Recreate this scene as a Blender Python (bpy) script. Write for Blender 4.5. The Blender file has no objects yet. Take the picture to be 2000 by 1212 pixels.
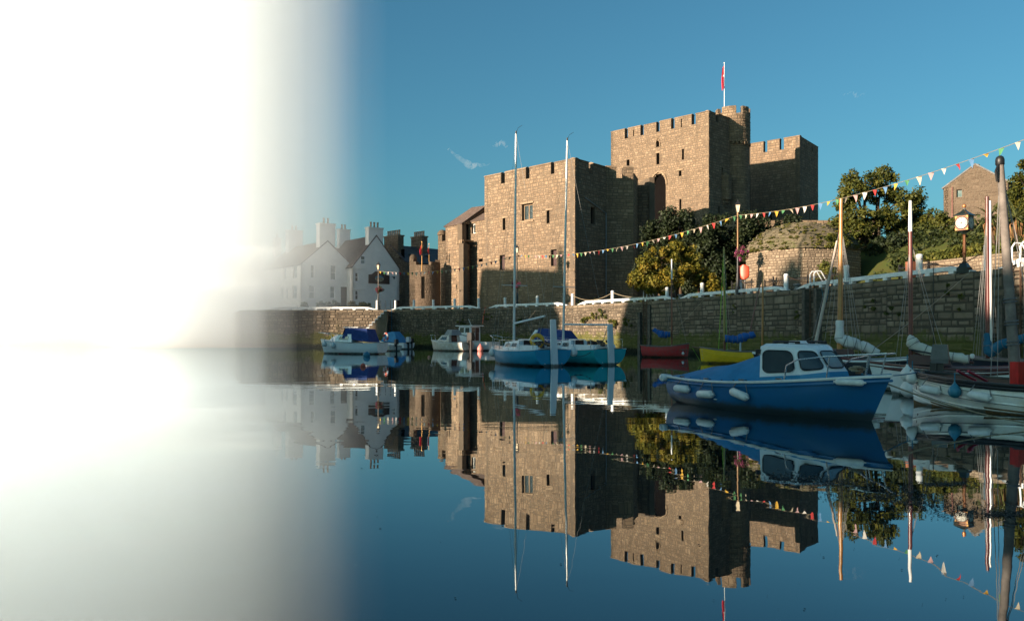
import bpy, bmesh, math, random
import numpy as np
from mathutils import Vector, Matrix
R = random.Random(7)
NR = np.random.default_rng(7)
S = bpy.context.scene
COL = S.collection
PI = math.pi

# ------------------------------------------------------------------ camera
cam = bpy.data.cameras.new('camera'); cam_o = bpy.data.objects.new('camera', cam); COL.objects.link(cam_o)
cam_o.location = (0, 0, 1.6); cam_o.rotation_euler = (PI/2, 0, 0)
cam.sensor_width = 36; cam.lens = 28.8; cam.shift_y = 0.022; cam.clip_start = .1; cam.clip_end = 9000
S.camera = cam_o
# ------------------------------------------------------------------ sky and sun (low evening sun, behind and left)
SUN_H = Vector((-.85, -.527)).normalized()
SUN_EL = math.radians(11.5)
W = bpy.data.worlds.new('World'); S.world = W; W.use_nodes = True
wn = W.node_tree
sky = wn.nodes.new('ShaderNodeTexSky'); sky.sky_type = 'NISHITA'; sky.sun_disc = False
sky.sun_elevation = SUN_EL; sky.sun_rotation = math.atan2(SUN_H.x, SUN_H.y)
sky.altitude = 0; sky.air_density = 1.0; sky.dust_density = 2.3; sky.ozone_density = 4.0
tint = wn.nodes.new('ShaderNodeMixRGB'); tint.blend_type = 'MULTIPLY'; tint.inputs[0].default_value = 1
tint.inputs[2].default_value = (.6, .98, .85, 1)
wn.links.new(sky.outputs[0], tint.inputs[1])
wn.links.new(tint.outputs[0], wn.nodes['Background'].inputs[0])
wn.nodes['Background'].inputs[1].default_value = .053
sun = bpy.data.lights.new('sun', 'SUN'); sun_o = bpy.data.objects.new('sun', sun); COL.objects.link(sun_o)
sun.energy = 4.1; sun.angle = math.radians(.6); sun.color = (1, .81, .61)
sun_d = Vector((SUN_H.x*math.cos(SUN_EL), SUN_H.y*math.cos(SUN_EL), math.sin(SUN_EL)))
sun_o.rotation_euler = sun_d.to_track_quat('Z', 'Y').to_euler()
S.view_settings.view_transform = 'Standard'; S.view_settings.look = 'None'
S.view_settings.exposure = 1.75; S.view_settings.gamma = 1
S.cycles.use_denoising = True
S.cycles.max_bounces = 32; S.cycles.diffuse_bounces = 3; S.cycles.glossy_bounces = 4
S.cycles.transmission_bounces = 6; S.cycles.transparent_max_bounces = 12; S.cycles.volume_bounces = 30
S.cycles.sample_clamp_indirect = 6

# ------------------------------------------------------------------ helpers
def at(px, py, Y):                      # a sight line of the photograph, taken at distance Y
    return Vector(((px-1000)/1600*Y, Y, 1.6+(650-py)/1600*Y))
def ground_y(wl): return 2560/(wl-650)  # distance of a water line seen at row wl
def V2(a): return Vector((a[0], a[1]))

def tag(o, label=None, cat=None, group=None, kind=None):
    if label: o['label'] = label
    if cat: o['category'] = cat
    if group: o['group'] = group
    if kind: o['kind'] = kind
    return o
def thing(name, label, cat, loc=(0, 0, 0), rz=0, group=None):
    o = bpy.data.objects.new(name, None); COL.objects.link(o)
    o.location = loc; o.rotation_euler = (0, 0, rz); o.empty_display_size = .2
    return tag(o, label, cat, group)
def copy_tree(o, parent=None):
    c = o.copy(); COL.objects.link(c); c.parent = parent
    for ch in list(o.children): copy_tree(ch, c)
    return c
def link(name, me, mats, parent=None, loc=None, rz=None):
    o = bpy.data.objects.new(name, me); COL.objects.link(o)
    if mats is not None:
        for m in (mats if isinstance(mats, (list, tuple)) else [mats]): me.materials.append(m)
    if parent: o.parent = parent
    if loc is not None: o.location = loc
    if rz is not None: o.rotation_euler = (0, 0, rz)
    return o

class MB:
    def __init__(s): s.v = []; s.f = []; s.m = []; s.t = []
    def add(s, vs, fs, m=0, t=.5):
        n = len(s.v); s.v += [tuple(p) for p in vs]; s.t += [t]*len(vs)
        for f in fs: s.f.append(tuple(i+n for i in f)); s.m.append(m)
        return s
    def box(s, c, d, rz=0, m=0, t=.5, top=1.0):
        x, y, z = d[0]/2, d[1]/2, d[2]/2; k = top
        P = [(-x,-y,-z),(x,-y,-z),(x,y,-z),(-x,y,-z),(-x*k,-y*k,z),(x*k,-y*k,z),(x*k,y*k,z),(-x*k,y*k,z)]
        ca, sa = math.cos(rz), math.sin(rz)
        P = [(c[0]+p[0]*ca-p[1]*sa, c[1]+p[0]*sa+p[1]*ca, c[2]+p[2]) for p in P]
        return s.add(P, [(3,2,1,0),(4,5,6,7),(0,1,5,4),(1,2,6,5),(2,3,7,6),(3,0,4,7)], m, t)
    def prism(s, poly, z0, z1, m=0, t=.5):       # poly counter-clockwise in plan
        n = len(poly); a = sum(poly[i][0]*poly[(i+1)%n][1]-poly[(i+1)%n][0]*poly[i][1] for i in range(n))
        if a < 0: poly = list(poly)[::-1]
        vs = [(p[0],p[1],z0) for p in poly]+[(p[0],p[1],z1) for p in poly]
        fs = [tuple(range(n))[::-1], tuple(range(n, 2*n))]+[(i,(i+1)%n,n+(i+1)%n,n+i) for i in range(n)]
        return s.add(vs, fs, m, t)
    def slab(s, poly, nvec, th, m=0, t=.5):      # planar 3-D outline given thickness along -nvec
        n = len(poly); nv = Vector(nvec).normalized()*th
        P = [Vector(p) for p in poly]
        nn = Vector((0,0,0))
        for i in range(n): nn += P[i].cross(P[(i+1)%n])
        if nn.dot(nv) < 0: P = P[::-1]
        vs = P+[p-nv for p in P]
        fs = [tuple(range(n)), tuple(range(n, 2*n))[::-1]]+[((i+1)%n, i, n+i, n+(i+1)%n) for i in range(n)]
        return s.add(vs, fs, m, t)
    def tube(s, pts, r, n=8, m=0, t=.5, cap=True, flat=1.0):
        pts = [Vector(p) for p in pts]; k = len(pts)
        rr = r if isinstance(r, (list, tuple)) else [r]*k
        vs = []; up = Vector((0,0,1)); prev = None
        for i, p in enumerate(pts):
            d = (pts[min(i+1,k-1)]-pts[max(i-1,0)]).normalized()
            if prev is None:
                a = d.cross(up) if abs(d.z) < .95 else d.cross(Vector((1,0,0)))
            else:
                a = prev-d*prev.dot(d)
            a.normalize(); prev = a; b = d.cross(a)
            for j in range(n):
                q = 2*PI*j/n
                vs.append(p+a*math.cos(q)*rr[i]+b*math.sin(q)*rr[i]*flat)
        fs = []
        for i in range(k-1):
            for j in range(n):
                fs.append((i*n+j, i*n+(j+1)%n, (i+1)*n+(j+1)%n, (i+1)*n+j))
        if cap: fs += [tuple(range(n))[::-1], tuple(range((k-1)*n, k*n))]
        return s.add(vs, fs, m, t)
    def lathe(s, prof, c=(0,0,0), n=16, m=0, t=.5, sx=1, sy=1):
        vs = []; k = len(prof)
        for r, z in prof:
            for j in range(n):
                q = 2*PI*j/n; vs.append((c[0]+r*math.cos(q)*sx, c[1]+r*math.sin(q)*sy, c[2]+z))
        fs = [(i*n+j, i*n+(j+1)%n, (i+1)*n+(j+1)%n, (i+1)*n+j) for i in range(k-1) for j in range(n)]
        fs += [tuple(range(n))[::-1], tuple(range((k-1)*n, k*n))]
        return s.add(vs, fs, m, t)
    def grid(s, rows, m=0, t=.5, closed=False):
        k = len(rows); n = len(rows[0]); vs = [p for r in rows for p in r]
        fs = []
        for i in range(k-1):
            for j in range(n if closed else n-1):
                fs.append((i*n+j, i*n+(j+1)%n, (i+1)*n+(j+1)%n, (i+1)*n+j))
        return s.add(vs, fs, m, t)
    def mesh(s, name, smooth=None):
        me = bpy.data.meshes.new(name); me.from_pydata(s.v, [], s.f)
        a = me.attributes.new('tint', 'FLOAT', 'POINT'); a.data.foreach_set('value', s.t)
        if any(s.m): me.polygons.foreach_set('material_index', s.m)
        if smooth is not None:
            me.polygons.foreach_set('use_smooth', [True]*len(s.f))
            me.set_sharp_from_angle(angle=math.radians(smooth))
        me.update(); return me
    def build(s, name, mats, parent=None, smooth=None, off=None, loc=None, rz=None):
        if off is not None:
            ox, oy, oz = off; s.v = [(p[0]-ox, p[1]-oy, p[2]-oz) for p in s.v]
        return link(name, s.mesh(name, smooth), mats, parent, loc, rz)

# ------------------------------------------------------------------ materials
MATS = {}
def nodes_of(name):
    m = bpy.data.materials.new(name); m.use_nodes = True; MATS[name] = m
    return m, m.node_tree, m.node_tree.nodes['Principled BSDF']
def mk(nt, typ, **kw):
    n = nt.nodes.new(typ)
    for k, v in kw.items():
        if k in n.inputs: n.inputs[k].default_value = v
        else: setattr(n, k, v)
    return n
def mix(nt, f, a, b, blend='MIX'):
    n = nt.nodes.new('ShaderNodeMixRGB'); n.blend_type = blend
    for i, x in enumerate((f, a, b)):
        if hasattr(x, 'links') or isinstance(x, bpy.types.NodeSocket): nt.links.new(x, n.inputs[i])
        else: n.inputs[i].default_value = x if i == 0 else (*x, 1)
    return n.outputs[0]
def ramp(nt, x, stops):
    n = nt.nodes.new('ShaderNodeValToRGB'); nt.links.new(x, n.inputs[0])
    e = n.color_ramp.elements
    while len(e) < len(stops): e.new(.5)
    for i, (p, c) in enumerate(stops):
        e[i].position = p; e[i].color = (*c, 1) if hasattr(c, '__len__') else (c, c, c, 1)
    return n.outputs[0]
def noise(nt, co, scale, detail=4, rough=.6):
    n = mk(nt, 'ShaderNodeTexNoise'); n.inputs['Scale'].default_value = scale; n.inputs['Detail'].default_value = detail
    n.inputs['Roughness'].default_value = rough; nt.links.new(co, n.inputs['Vector']); return n.outputs['Fac']
def worldpos(nt): return mk(nt, 'ShaderNodeNewGeometry').outputs['Position']
def objco(nt): return mk(nt, 'ShaderNodeTexCoord').outputs['Object']
def bump(nt, b, h, strength=.3, dist=.02):
    n = mk(nt, 'ShaderNodeBump'); n.inputs['Strength'].default_value = strength; n.inputs['Distance'].default_value = dist
    nt.links.new(h, n.inputs['Height']); nt.links.new(n.outputs[0], b.inputs['Normal'])

def paint(name, c, rough=.4, var=.18, scale=6, metal=0, dirt=None, bumpy=.05, coat=0, spec=.5, weed=0):
    """plain paint, metal, cloth or timber with faint wear"""
    m, nt, b = nodes_of(name); co = objco(nt)
    f = noise(nt, co, scale, 5)
    d = dirt or tuple(x*(1-2*var) for x in c)
    col = mix(nt, ramp(nt, f, [(.35, 0.), (.75, 1.)]), c, d)
    if weed:                              # growth along the water line
        sx = mk(nt, 'ShaderNodeSeparateXYZ'); wp = worldpos(nt); nt.links.new(wp, sx.inputs[0])
        q = mk(nt, 'ShaderNodeMath', operation='MULTIPLY_ADD'); nt.links.new(noise(nt, wp, 3.5, 6, .7), q.inputs[0]); q.inputs[1].default_value = -weed*.75; nt.links.new(sx.outputs[2], q.inputs[2])
        col = mix(nt, ramp(nt, q.outputs[0], [(0., .85), (weed*.35, 0.)]), col, (.03, .03, .014))
        col = mix(nt, ramp(nt, noise(nt, wp, 1.7, 8, .75), [(.6, 0.), (.72, .35)]), col, tuple(x*.6+.03 for x in c))
    nt.links.new(col, b.inputs['Base Color'])
    r = mk(nt, 'ShaderNodeMapRange'); r.inputs[3].default_value = max(.04, rough-.1); r.inputs[4].default_value = min(1, rough+.15)
    nt.links.new(f, r.inputs[0]); nt.links.new(r.outputs[0], b.inputs['Roughness'])
    b.inputs['Metallic'].default_value = metal; b.inputs['Coat Weight'].default_value = coat
    b.inputs['Specular IOR Level'].default_value = spec
    if bumpy: bump(nt, b, noise(nt, co, scale*6, 3), bumpy, .01)
    return m
def stone(name, dark, mid, light, bscale=7, algae=False, stains=0, moss=0):
    """block colour from each block's own tint, weathering and relief on top"""
    m, nt, b = nodes_of(name); co = worldpos(nt)
    t = mk(nt, 'ShaderNodeAttribute', attribute_name='tint').outputs['Fac']
    n1 = noise(nt, co, 1.1, 5); n2 = noise(nt, co, bscale, 6, .7)
    ad = mk(nt, 'ShaderNodeMath', operation='MULTIPLY_ADD'); nt.links.new(n2, ad.inputs[0]); ad.inputs[1].default_value = .55
    nt.links.new(t, ad.inputs[2])
    s2 = mk(nt, 'ShaderNodeMath', operation='SUBTRACT'); nt.links.new(ad.outputs[0], s2.inputs[0]); s2.inputs[1].default_value = .27
    col = ramp(nt, s2.outputs[0], [(.05, dark), (.5, mid), (.95, light)])
    col = mix(nt, ramp(nt, n1, [(.38, .0), (.72, .6)]), col, tuple(x*.62 for x in mid))
    lich = ramp(nt, noise(nt, co, 2.6, 6, .75), [(.62, 0.), (.74, .4)])
    col = mix(nt, lich, col, tuple(min(1, x*1.25) for x in light))
    if stains:
        st = mk(nt, 'ShaderNodeMapping'); st.inputs['Scale'].default_value = (1.3, 1.3, .1); nt.links.new(co, st.inputs[0])
        col = mix(nt, ramp(nt, noise(nt, st.outputs[0], 1.2, 5), [(.5, 0.), (.72, stains)]), col, (.03, .028, .025))
        col = mix(nt, ramp(nt, noise(nt, st.outputs[0], 2.3, 5), [(.66, 0.), (.76, stains)]), col, (.34, .32, .29))
    if moss:
        col = mix(nt, ramp(nt, noise(nt, co, .9, 7, .7), [(.56, 0.), (.68, moss)]), col, (.05, .06, .012))
    if algae:
        sx = mk(nt, 'ShaderNodeSeparateXYZ'); nt.links.new(co, sx.inputs[0])
        q = mk(nt, 'ShaderNodeMath', operation='MULTIPLY_ADD'); nt.links.new(noise(nt, co, 1.4, 6, .7), q.inputs[0])
        q.inputs[1].default_value = -2.6; nt.links.new(sx.outputs[2], q.inputs[2])
        g = ramp(nt, q.outputs[0], [(.0, .8), (.35, 0.)])
        col = mix(nt, g, col, (.075, .08, .012))
        q2 = mk(nt, 'ShaderNodeMath', operation='MULTIPLY_ADD'); nt.links.new(noise(nt, co, 1.1, 4), q2.inputs[0])
        q2.inputs[1].default_value = -.5; nt.links.new(sx.outputs[2], q2.inputs[2])
        col = mix(nt, ramp(nt, q2.outputs[0], [(.0, 1.), (.28, 0.)]), col, (.012, .014, .008))
    nt.links.new(col, b.inputs['Base Color']); b.inputs['Roughness'].default_value = .92
    b.inputs['Specular IOR Level'].default_value = .25
    bump(nt, b, n2, .5, .03)
    return m
def leafmat(name, stops, trans=.3):
    m, nt, b = nodes_of(name)
    t = mk(nt, 'ShaderNodeAttribute', attribute_name='tint').outputs['Fac']
    c = ramp(nt, t, stops); nt.links.new(c, b.inputs['Base Color']); b.inputs['Roughness'].default_value = .6
    b.inputs['Specular IOR Level'].default_value = .25
    tr = mk(nt, 'ShaderNodeBsdfTranslucent'); nt.links.new(c, tr.inputs[0])
    mx = mk(nt, 'ShaderNodeMixShader'); mx.inputs[0].default_value = trans
    nt.links.new(b.outputs[0], mx.inputs[1]); nt.links.new(tr.outputs[0], mx.inputs[2])
    nt.links.new(mx.outputs[0], nt.nodes['Material Output'].inputs['Surface'])
    return m

CASTLE = stone('castle_limestone', (.125,.084,.054), (.23,.158,.102), (.33,.238,.16), stains=.35)
MORTAR = stone('castle_mortar', (.085,.063,.045), (.13,.097,.07), (.18,.137,.1))
QUAY = stone('quay_limestone', (.1,.077,.055), (.18,.138,.098), (.26,.205,.15), algae=True, stains=.6, moss=.35)
QMORT = stone('quay_mortar', (.035,.028,.021), (.075,.06,.045), (.12,.097,.074), algae=True)
RUBBLE = stone('house_rubble', (.15,.112,.077), (.255,.195,.135), (.36,.285,.205))
RUBBLE2 = stone('brown_rubble', (.07,.05,.035), (.125,.09,.063), (.19,.14,.1))
GROUND = stone('paving_ground', (.1,.095,.085), (.17,.16,.14), (.25,.24,.21))
WHITEW = paint('lime_white_render', (.78,.76,.72), .85, .06, 1.2, bumpy=.15, spec=.2)
WPAINT = paint('white_gloss_paint', (.78,.78,.78), .45, .1, 3)
WTIMBER = paint('white_painted_timber', (.76,.76,.75), .6, .14, 2.2, bumpy=.2)
SLATE = paint('roof_slate', (.075,.072,.075), .55, .2, 3, bumpy=.4)
SLATEW = paint('brown_slate', (.12,.082,.065), .7, .2, 3, bumpy=.4)
CLAY = paint('clay_pot', (.36,.2,.12), .8, .15, 5)
DARK = paint('painted_dark', (.006,.005,.005), .9, .1, 3, bumpy=0, spec=.03)  # near-black: shade of openings put into the colour; also tops a pile
GLASS = paint('window_glass', (.03,.045,.05), .06, .2, 2, bumpy=0, spec=.8)
PALEGLASS = paint('curtained_glass', (.2,.26,.27), .1, .2, 2, bumpy=0, spec=.8)
IRON = paint('black_iron', (.012,.012,.013), .45, .2, 10)
RUST = paint('rusty_iron', (.09,.045,.025), .8, .25, 9)
STEEL = paint('stainless_tube', (.55,.56,.57), .25, .08, 5, metal=.9, bumpy=0)
ALU = paint('mast_aluminium', (.62,.62,.6), .38, .08, 3, metal=.35, bumpy=0)
GOLD = paint('gilt_paint', (.38,.2,.05), .35, .1, 6, metal=.5, bumpy=0)
OLDWOOD = paint('weathered_pile', (.1,.085,.07), .9, .28, 5, bumpy=.5, dirt=(.03,.03,.022))
VARNISH = paint('varnished_spar', (.42,.19,.05), .3, .15, 4, coat=.4)
DKVARN = paint('dark_varnish', (.13,.035,.03), .32, .15, 4, coat=.3)
REDWOOD = paint('red_brown_spar', (.2,.06,.03), .4, .15, 4, coat=.2)
GREYWOOD = paint('silvered_spar', (.19,.16,.14), .8, .25, 5, bumpy=.4)
ROPE = paint('hemp_rope', (.3,.24,.16), .9, .2, 40)
WIRE = paint('wire_rope', (.26,.25,.24), .5, .1, 20)
BLUEROPE = paint('blue_rope', (.02,.16,.26), .8, .15, 40)
# ------------------------------------------------------------------ masonry
class Masonry:
    """walls of separately shaped blocks over a mortar core; the largest blocks in view become parts of their own"""
    def __init__(s, root, smat, mmat, px_min=9, most=300):
        s.root = root; s.o = Vector(root.location); s.smat = smat; s.mmat = mmat
        s.blocks = []; s.core = MB(); s.px_min = px_min; s.most = most
    def fm(s, A, B, z0):
        A = V2(A); B = V2(B); U = (B-A).normalized(); N = Vector((U.y, -U.x)); o = s.o
        def f(u, v, d):
            p = A+U*u+N*d
            return Vector((p.x-o.x, p.y-o.y, z0+v-o.z))
        return f, (B-A).length
    def wall(s, A, B, z0, H, holes=(), course=(.26, .44), length=(.35, .85), thick=.6, split=.3, proud=(.008, .04),
             gap=.013, fmap=None, L=None, nseg=0, panes=True, vmin=0, taper=None, tint=(.3, .7), block=True):
        if fmap is None: f, L = s.fm(A, B, z0)
        else: f = fmap
        us = sorted({0., L, *[min(max(h[0], 0), L) for h in holes], *[min(max(h[1], 0), L) for h in holes], *[L*i/nseg for i in range(1, nseg)]})
        vs = sorted({0., H, *[min(max(h[2], 0), H) for h in holes], *[min(max(h[3], 0), H) for h in holes]})
        nu, nv = len(us)-1, len(vs)-1
        def solid(i, j):
            if i < 0 or j < 0 or i >= nu or j >= nv: return False
            cu, cv = (us[i]+us[i+1])/2, (vs[j]+vs[j+1])/2
            return not any(h[0] <= cu <= h[1] and h[2] <= cv <= h[3] for h in holes)
        c = s.core
        for i in range(nu):
            for j in range(nv):
                if not solid(i, j): continue
                a, b, p, q = us[i], us[i+1], vs[j], vs[j+1]
                F = [f(a,p,0), f(b,p,0), f(b,q,0), f(a,q,0)]; K = [f(a,p,-thick), f(b,p,-thick), f(b,q,-thick), f(a,q,-thick)]
                c.add(F+K, [(0,1,2,3), (7,6,5,4)], t=.4)
                if not solid(i-1, j): c.add([F[0],F[3],K[3],K[0]], [(0,1,2,3)], t=.5)
                if not solid(i+1, j): c.add([F[1],K[1],K[2],F[2]], [(0,1,2,3)], t=.5)
                if not solid(i, j-1): c.add([F[0],K[0],K[1],F[1]], [(0,1,2,3)], t=.5)
                if not solid(i, j+1): c.add([F[3],F[2],K[2],K[3]], [(0,1,2,3)], t=.5)
        if panes:
            for h in holes:
                if h[3] < H-.01 and not (len(h) > 4 and h[4] == 'open'):
                    MB().add([f(h[0]-.02,h[2]-.02,-thick*.7), f(h[1]+.02,h[2]-.02,-thick*.7), f(h[1]+.02,h[3]+.02,-thick*.7), f(h[0]-.02,h[3]+.02,-thick*.7)], [(0,1,2,3)]).build('painted_shade_pane', DARK, s.root)  # shallow near-black pane, its colour stands in for the shade of a deep opening
        if not block: return f
        v = vmin
        while v < H-.05:
            ch = R.uniform(*course)
            if H-(v+ch) < course[0]*.6: ch = H-v
            u = 0.; first = True
            while u < L-.01:
                ln = R.uniform(*length)*(R.uniform(.5, 1) if first else 1); first = False
                if L-(u+ln) < length[0]*.6: ln = L-u
                s.cut(f, u, u+ln, v, v+ch, holes, split, proud, gap, tint)
                u += ln
            v += ch
        return f
    def cut(s, f, u0, u1, v0, v1, holes, split, proud, gap, tint):
        rects = [(u0, u1, v0, v1)]
        for h in holes:
            nxt = []
            for a, b, c, d in rects:
                if h[1] <= a or h[0] >= b or h[3] <= c or h[2] >= d: nxt.append((a, b, c, d)); continue
                if h[0] > a: nxt.append((a, h[0], c, d))
                if h[1] < b: nxt.append((h[1], b, c, d))
                m0, m1 = max(a, h[0]), min(b, h[1])
                if h[2] > c: nxt.append((m0, m1, c, h[2]))
                if h[3] < d: nxt.append((m0, m1, h[3], d))
            rects = nxt
        for a, b, c, d in rects:
            if b-a < .07 or d-c < .07: continue
            if R.random() < split and d-c > .2:
                m = c+(d-c)*R.uniform(.4, .6); s.one(f, a, b, c, m, proud, gap, tint); s.one(f, a, b, m, d, proud, gap, tint)
            else: s.one(f, a, b, c, d, proud, gap, tint)
    def one(s, f, a, b, c, d, proud, gap, tint):
        g = gap/2; j = min(.03, (b-a)*.06); r = R.uniform
        pr = r(*proud); i = min(.05, .18*min(b-a, d-c))
        ring = [(a+g+r(0,j), c+g+r(0,j)), (b-g-r(0,j), c+g+r(0,j)), (b-g-r(0,j), d-g-r(0,j)), (a+g+r(0,j), d-g-r(0,j))]
        ins = [(i+r(0,j), i+r(0,j)), (-i-r(0,j), i+r(0,j)), (-i-r(0,j), -i-r(0,j)), (i+r(0,j), -i-r(0,j))]
        vs = [f(p[0], p[1], -.01) for p in ring]+[f(p[0]+q[0], p[1]+q[1], pr*r(.7,1.2)) for p, q in zip(ring, ins)]
        cen = vs[4]+s.o; Y = max(cen.y, 3)
        X = cen.x/Y
        px = (vs[1]-vs[0]).length*1600/Y*((vs[3]-vs[0]).length*1600/Y)
        if abs(X) > .66 or cen.z < -.1: px *= .01
        s.blocks.append((px, vs, r(*tint), (b-a)*1600/Y))
    F5 = [(4,5,6,7), (0,1,5,4), (1,2,6,5), (2,3,7,6), (3,0,4,7)]
    def finish(s, name='stone', rest='stonework'):
        s.core.build('wall_core', s.mmat, s.root)
        bl = sorted(s.blocks, key=lambda b: -b[0]); n = 0; mb = MB()
        for px, vs, t, w in bl:
            if n < s.most and w >= s.px_min and px > 30:
                c = sum(vs, Vector())/8; b = MB(); b.add([p-c for p in vs], s.F5, 0, t)
                link(name, b.mesh(name), s.smat, s.root, c); n += 1
            else: mb.add(vs, s.F5, 0, t)
        if mb.f: tag(mb.build(rest, s.smat, s.root), kind='stuff')

# ------------------------------------------------------------------ setting: water, ground, quay
def water_mat():
    m, nt, b = nodes_of('harbour_water'); co = worldpos(nt)
    out = nt.nodes['Material Output']
    b.inputs['Base Color'].default_value = (.004, .011, .014, 1); b.inputs['Roughness'].default_value = .6; b.inputs['Specular IOR Level'].default_value = 0
    gl = mk(nt, 'ShaderNodeBsdfGlossy'); gl.inputs['Roughness'].default_value = .012; gl.inputs['Color'].default_value = (.86, .93, .96, 1)
    fr = mk(nt, 'ShaderNodeFresnel'); fr.inputs['IOR'].default_value = 1.36
    mu = mk(nt, 'ShaderNodeMath', operation='MULTIPLY_ADD'); mu.use_clamp = True
    mu.inputs[1].default_value = 1.35; mu.inputs[2].default_value = .06; nt.links.new(fr.outputs[0], mu.inputs[0])
    mx = mk(nt, 'ShaderNodeMixShader'); nt.links.new(mu.outputs[0], mx.inputs[0]); nt.links.new(b.outputs[0], mx.inputs[1]); nt.links.new(gl.outputs[0], mx.inputs[2])
    nt.links.new(mx.outputs[0], out.inputs['Surface'])
    mp = mk(nt, 'ShaderNodeMapping'); mp.inputs['Scale'].default_value = (.5, 1.3, 1); nt.links.new(co, mp.inputs[0])
    n1 = noise(nt, mp.outputs[0], .9, 2, .4); n2 = noise(nt, mp.outputs[0], 4.5, 2, .5)
    mask = ramp(nt, noise(nt, co, .07, 2), [(.45, .12), (.68, 1.)])
    h = mk(nt, 'ShaderNodeMath', operation='MULTIPLY'); nt.links.new(n2, h.inputs[0]); nt.links.new(mask, h.inputs[1])
    h2 = mk(nt, 'ShaderNodeMath', operation='MULTIPLY_ADD'); nt.links.new(h.outputs[0], h2.inputs[0]); h2.inputs[1].default_value = .16; nt.links.new(n1, h2.inputs[2])
    bp = mk(nt, 'ShaderNodeBump'); bp.inputs['Strength'].default_value = .065; bp.inputs['Distance'].default_value = .05; nt.links.new(h2.outputs[0], bp.inputs['Height'])
    nt.links.new(bp.outputs[0], gl.inputs['Normal'])
    return m
WATER = water_mat()
w = MB(); w.add([(-900,-400,0),(900,-400,0),(900,2600,0),(-900,2600,0)], [(0,1,2,3)])
tag(w.build('water', WATER), kind='structure')

QZ = 4.18                                # quay level above the water
QL = [(-41,118),(-30.5,92.2),(-24,92.0),(-14,91.5),(-3.2,86),(5.7,76.4),(8.4,71),(11,66.6),(12.7,61.7),(15.1,55),(17,48.6),(18.3,40),(19.4,34.4),(20.2,29),(21,20),(21.4,-60)]
def on_quay(px, inset=0.):
    """the point of the quay edge seen in column px, moved back from the edge by inset"""
    t = (px-1000)/1600
    for (x0, y0), (x1, y1) in zip(QL[:-1], QL[1:]):
        a, b = x0-t*y0, x1-t*y1
        if a*b <= 0 and a != b:
            k = a/(a-b); p = Vector((x0+(x1-x0)*k, y0+(y1-y0)*k)); d = Vector((x1-x0, y1-y0)).normalized()
            n = Vector((-d.y, d.x)); return p+n*inset, d
    return None
g = MB()
back = [(400,-60),(900,2500),(-900,2500),(-300,320),(-70,150)]
g.prism([(p[0]+.0, p[1]+.25) for p in QL]+back, QZ-.6, QZ-.02)
tag(g.build('ground', GROUND), kind='structure')
# grass bank rising behind the right-hand quay, carrying the trees and the stone house
GRASS = paint('rough_grass', (.055,.075,.018), .95, .3, 2.5, bumpy=.6, dirt=(.07,.06,.02), spec=.1)
rows = []
for i in range(30):
    row = []
    for j in range(40):
        y = 34+i*2.9; q0 = float(np.interp(y, [34,40,48.6,55,61.7,66.6,71,76.4,86], [19.5,18.3,17,15.1,12.7,11,8.4,5.7,-3.2]))
        x = q0+1.2+j*1.9; e = x-q0
        k = min(max((e-3.5)/13, 0), 1); k = k*k*(3-2*k)
        side = min(max((x-17.5)/7, 0), 1)
        z = QZ-.3+k*side*4.6+.25*math.sin(x*.9+y*.5)*k+R.uniform(-.08,.08)*k
        row.append((x, y, z))
    rows.append(row)
mb = MB(); mb.grid(rows); tag(mb.build('bank', GRASS, smooth=80), kind='structure')

def quay_section(name, label, i0, i1, course, length, split, most, px_min, proud, tint=(.15,.85)):
    A = QL[i0]; root = thing(name, label, 'harbour wall', (*QL[(i0+i1)//2], 0))
    M = Masonry(root, QUAY, QMORT, px_min, most)
    for k in range(i0, i1):
        M.wall(QL[k], QL[k+1], -.8, QZ+.8-.3, (), course, length, 1.0, split, proud, gap=.02, vmin=.4, tint=tint)
        M.wall(QL[k], QL[k+1], QZ-.3, .3, (), (.3,.3), (.9,1.5), 1.0, 0, (.03,.06), gap=.02, tint=(.35,.8))
    M.finish(); return root
quay_section('harbour_wall', 'long ashlar harbour wall with green algae behind the dinghies', 7, 14, (.24,.44), (.35,1.1), .12, 300, 10, (.004,.05), (.1,.9))
quay_section('harbour_wall', 'sunlit rubble harbour wall below the castle behind the two yachts', 3, 7, (.2,.34), (.22,.5), .3, 300, 9, (.02,.09))
quay_section('harbour_wall', 'harbour wall in the added fog left of the steps below the white houses', 0, 3, (.24,.4), (.3,.8), .3, 150, 9, (.02,.07))

# ------------------------------------------------------------------ castle
def coping(root, f, u0, u1, v, m=CASTLE, h=.2, out=.07, thick=.6, name='coping'):
    h *= R.uniform(.7,1.25); out *= R.uniform(.4,1.3)
    a = [f(u0-.03,v,out), f(u1+.03,v,out), f(u1+.03,v,-thick-.07), f(u0-.03,v,-thick-.07)]
    k = [f(u0,v+h,-thick*.35), f(u1,v+h,-thick*.35), f(u1,v+h,-thick*.6), f(u0,v+h,-thick*.6)]
    mid = [f(u0-.03,v+h*.35,out), f(u1+.03,v+h*.35,out), f(u1+.03,v+h*.35,-thick-.07), f(u0-.03,v+h*.35,-thick-.07)]
    b = MB(); b.add(a+mid+k, [(3,2,1,0),(8,9,10,11)]+[(i,(i+1)%4,4+(i+1)%4,4+i) for i in range(4)]+[(4+i,4+(i+1)%4,8+(i+1)%4,8+i) for i in range(4)], 0, R.uniform(.3,.8))
    return b.build(name, m, root)
def crenels(L, w_gap, n, H, depth, first=None):
    """n gaps spread over a wall top"""
    m = (L-n*w_gap)/(n+1); out = []
    for i in range(n):
        a = m*(i+1)+w_gap*i; out.append((a, a+w_gap, H-depth, H+1))
    return out
def parapet(M, root, f, L, H, cr, **kw):
    e = [0]+[x for c in cr for x in (c[0], c[1])]+[L]
    for i in range(0, len(e), 2): coping(root, f, e[i], e[i+1], H, **kw)
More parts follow.
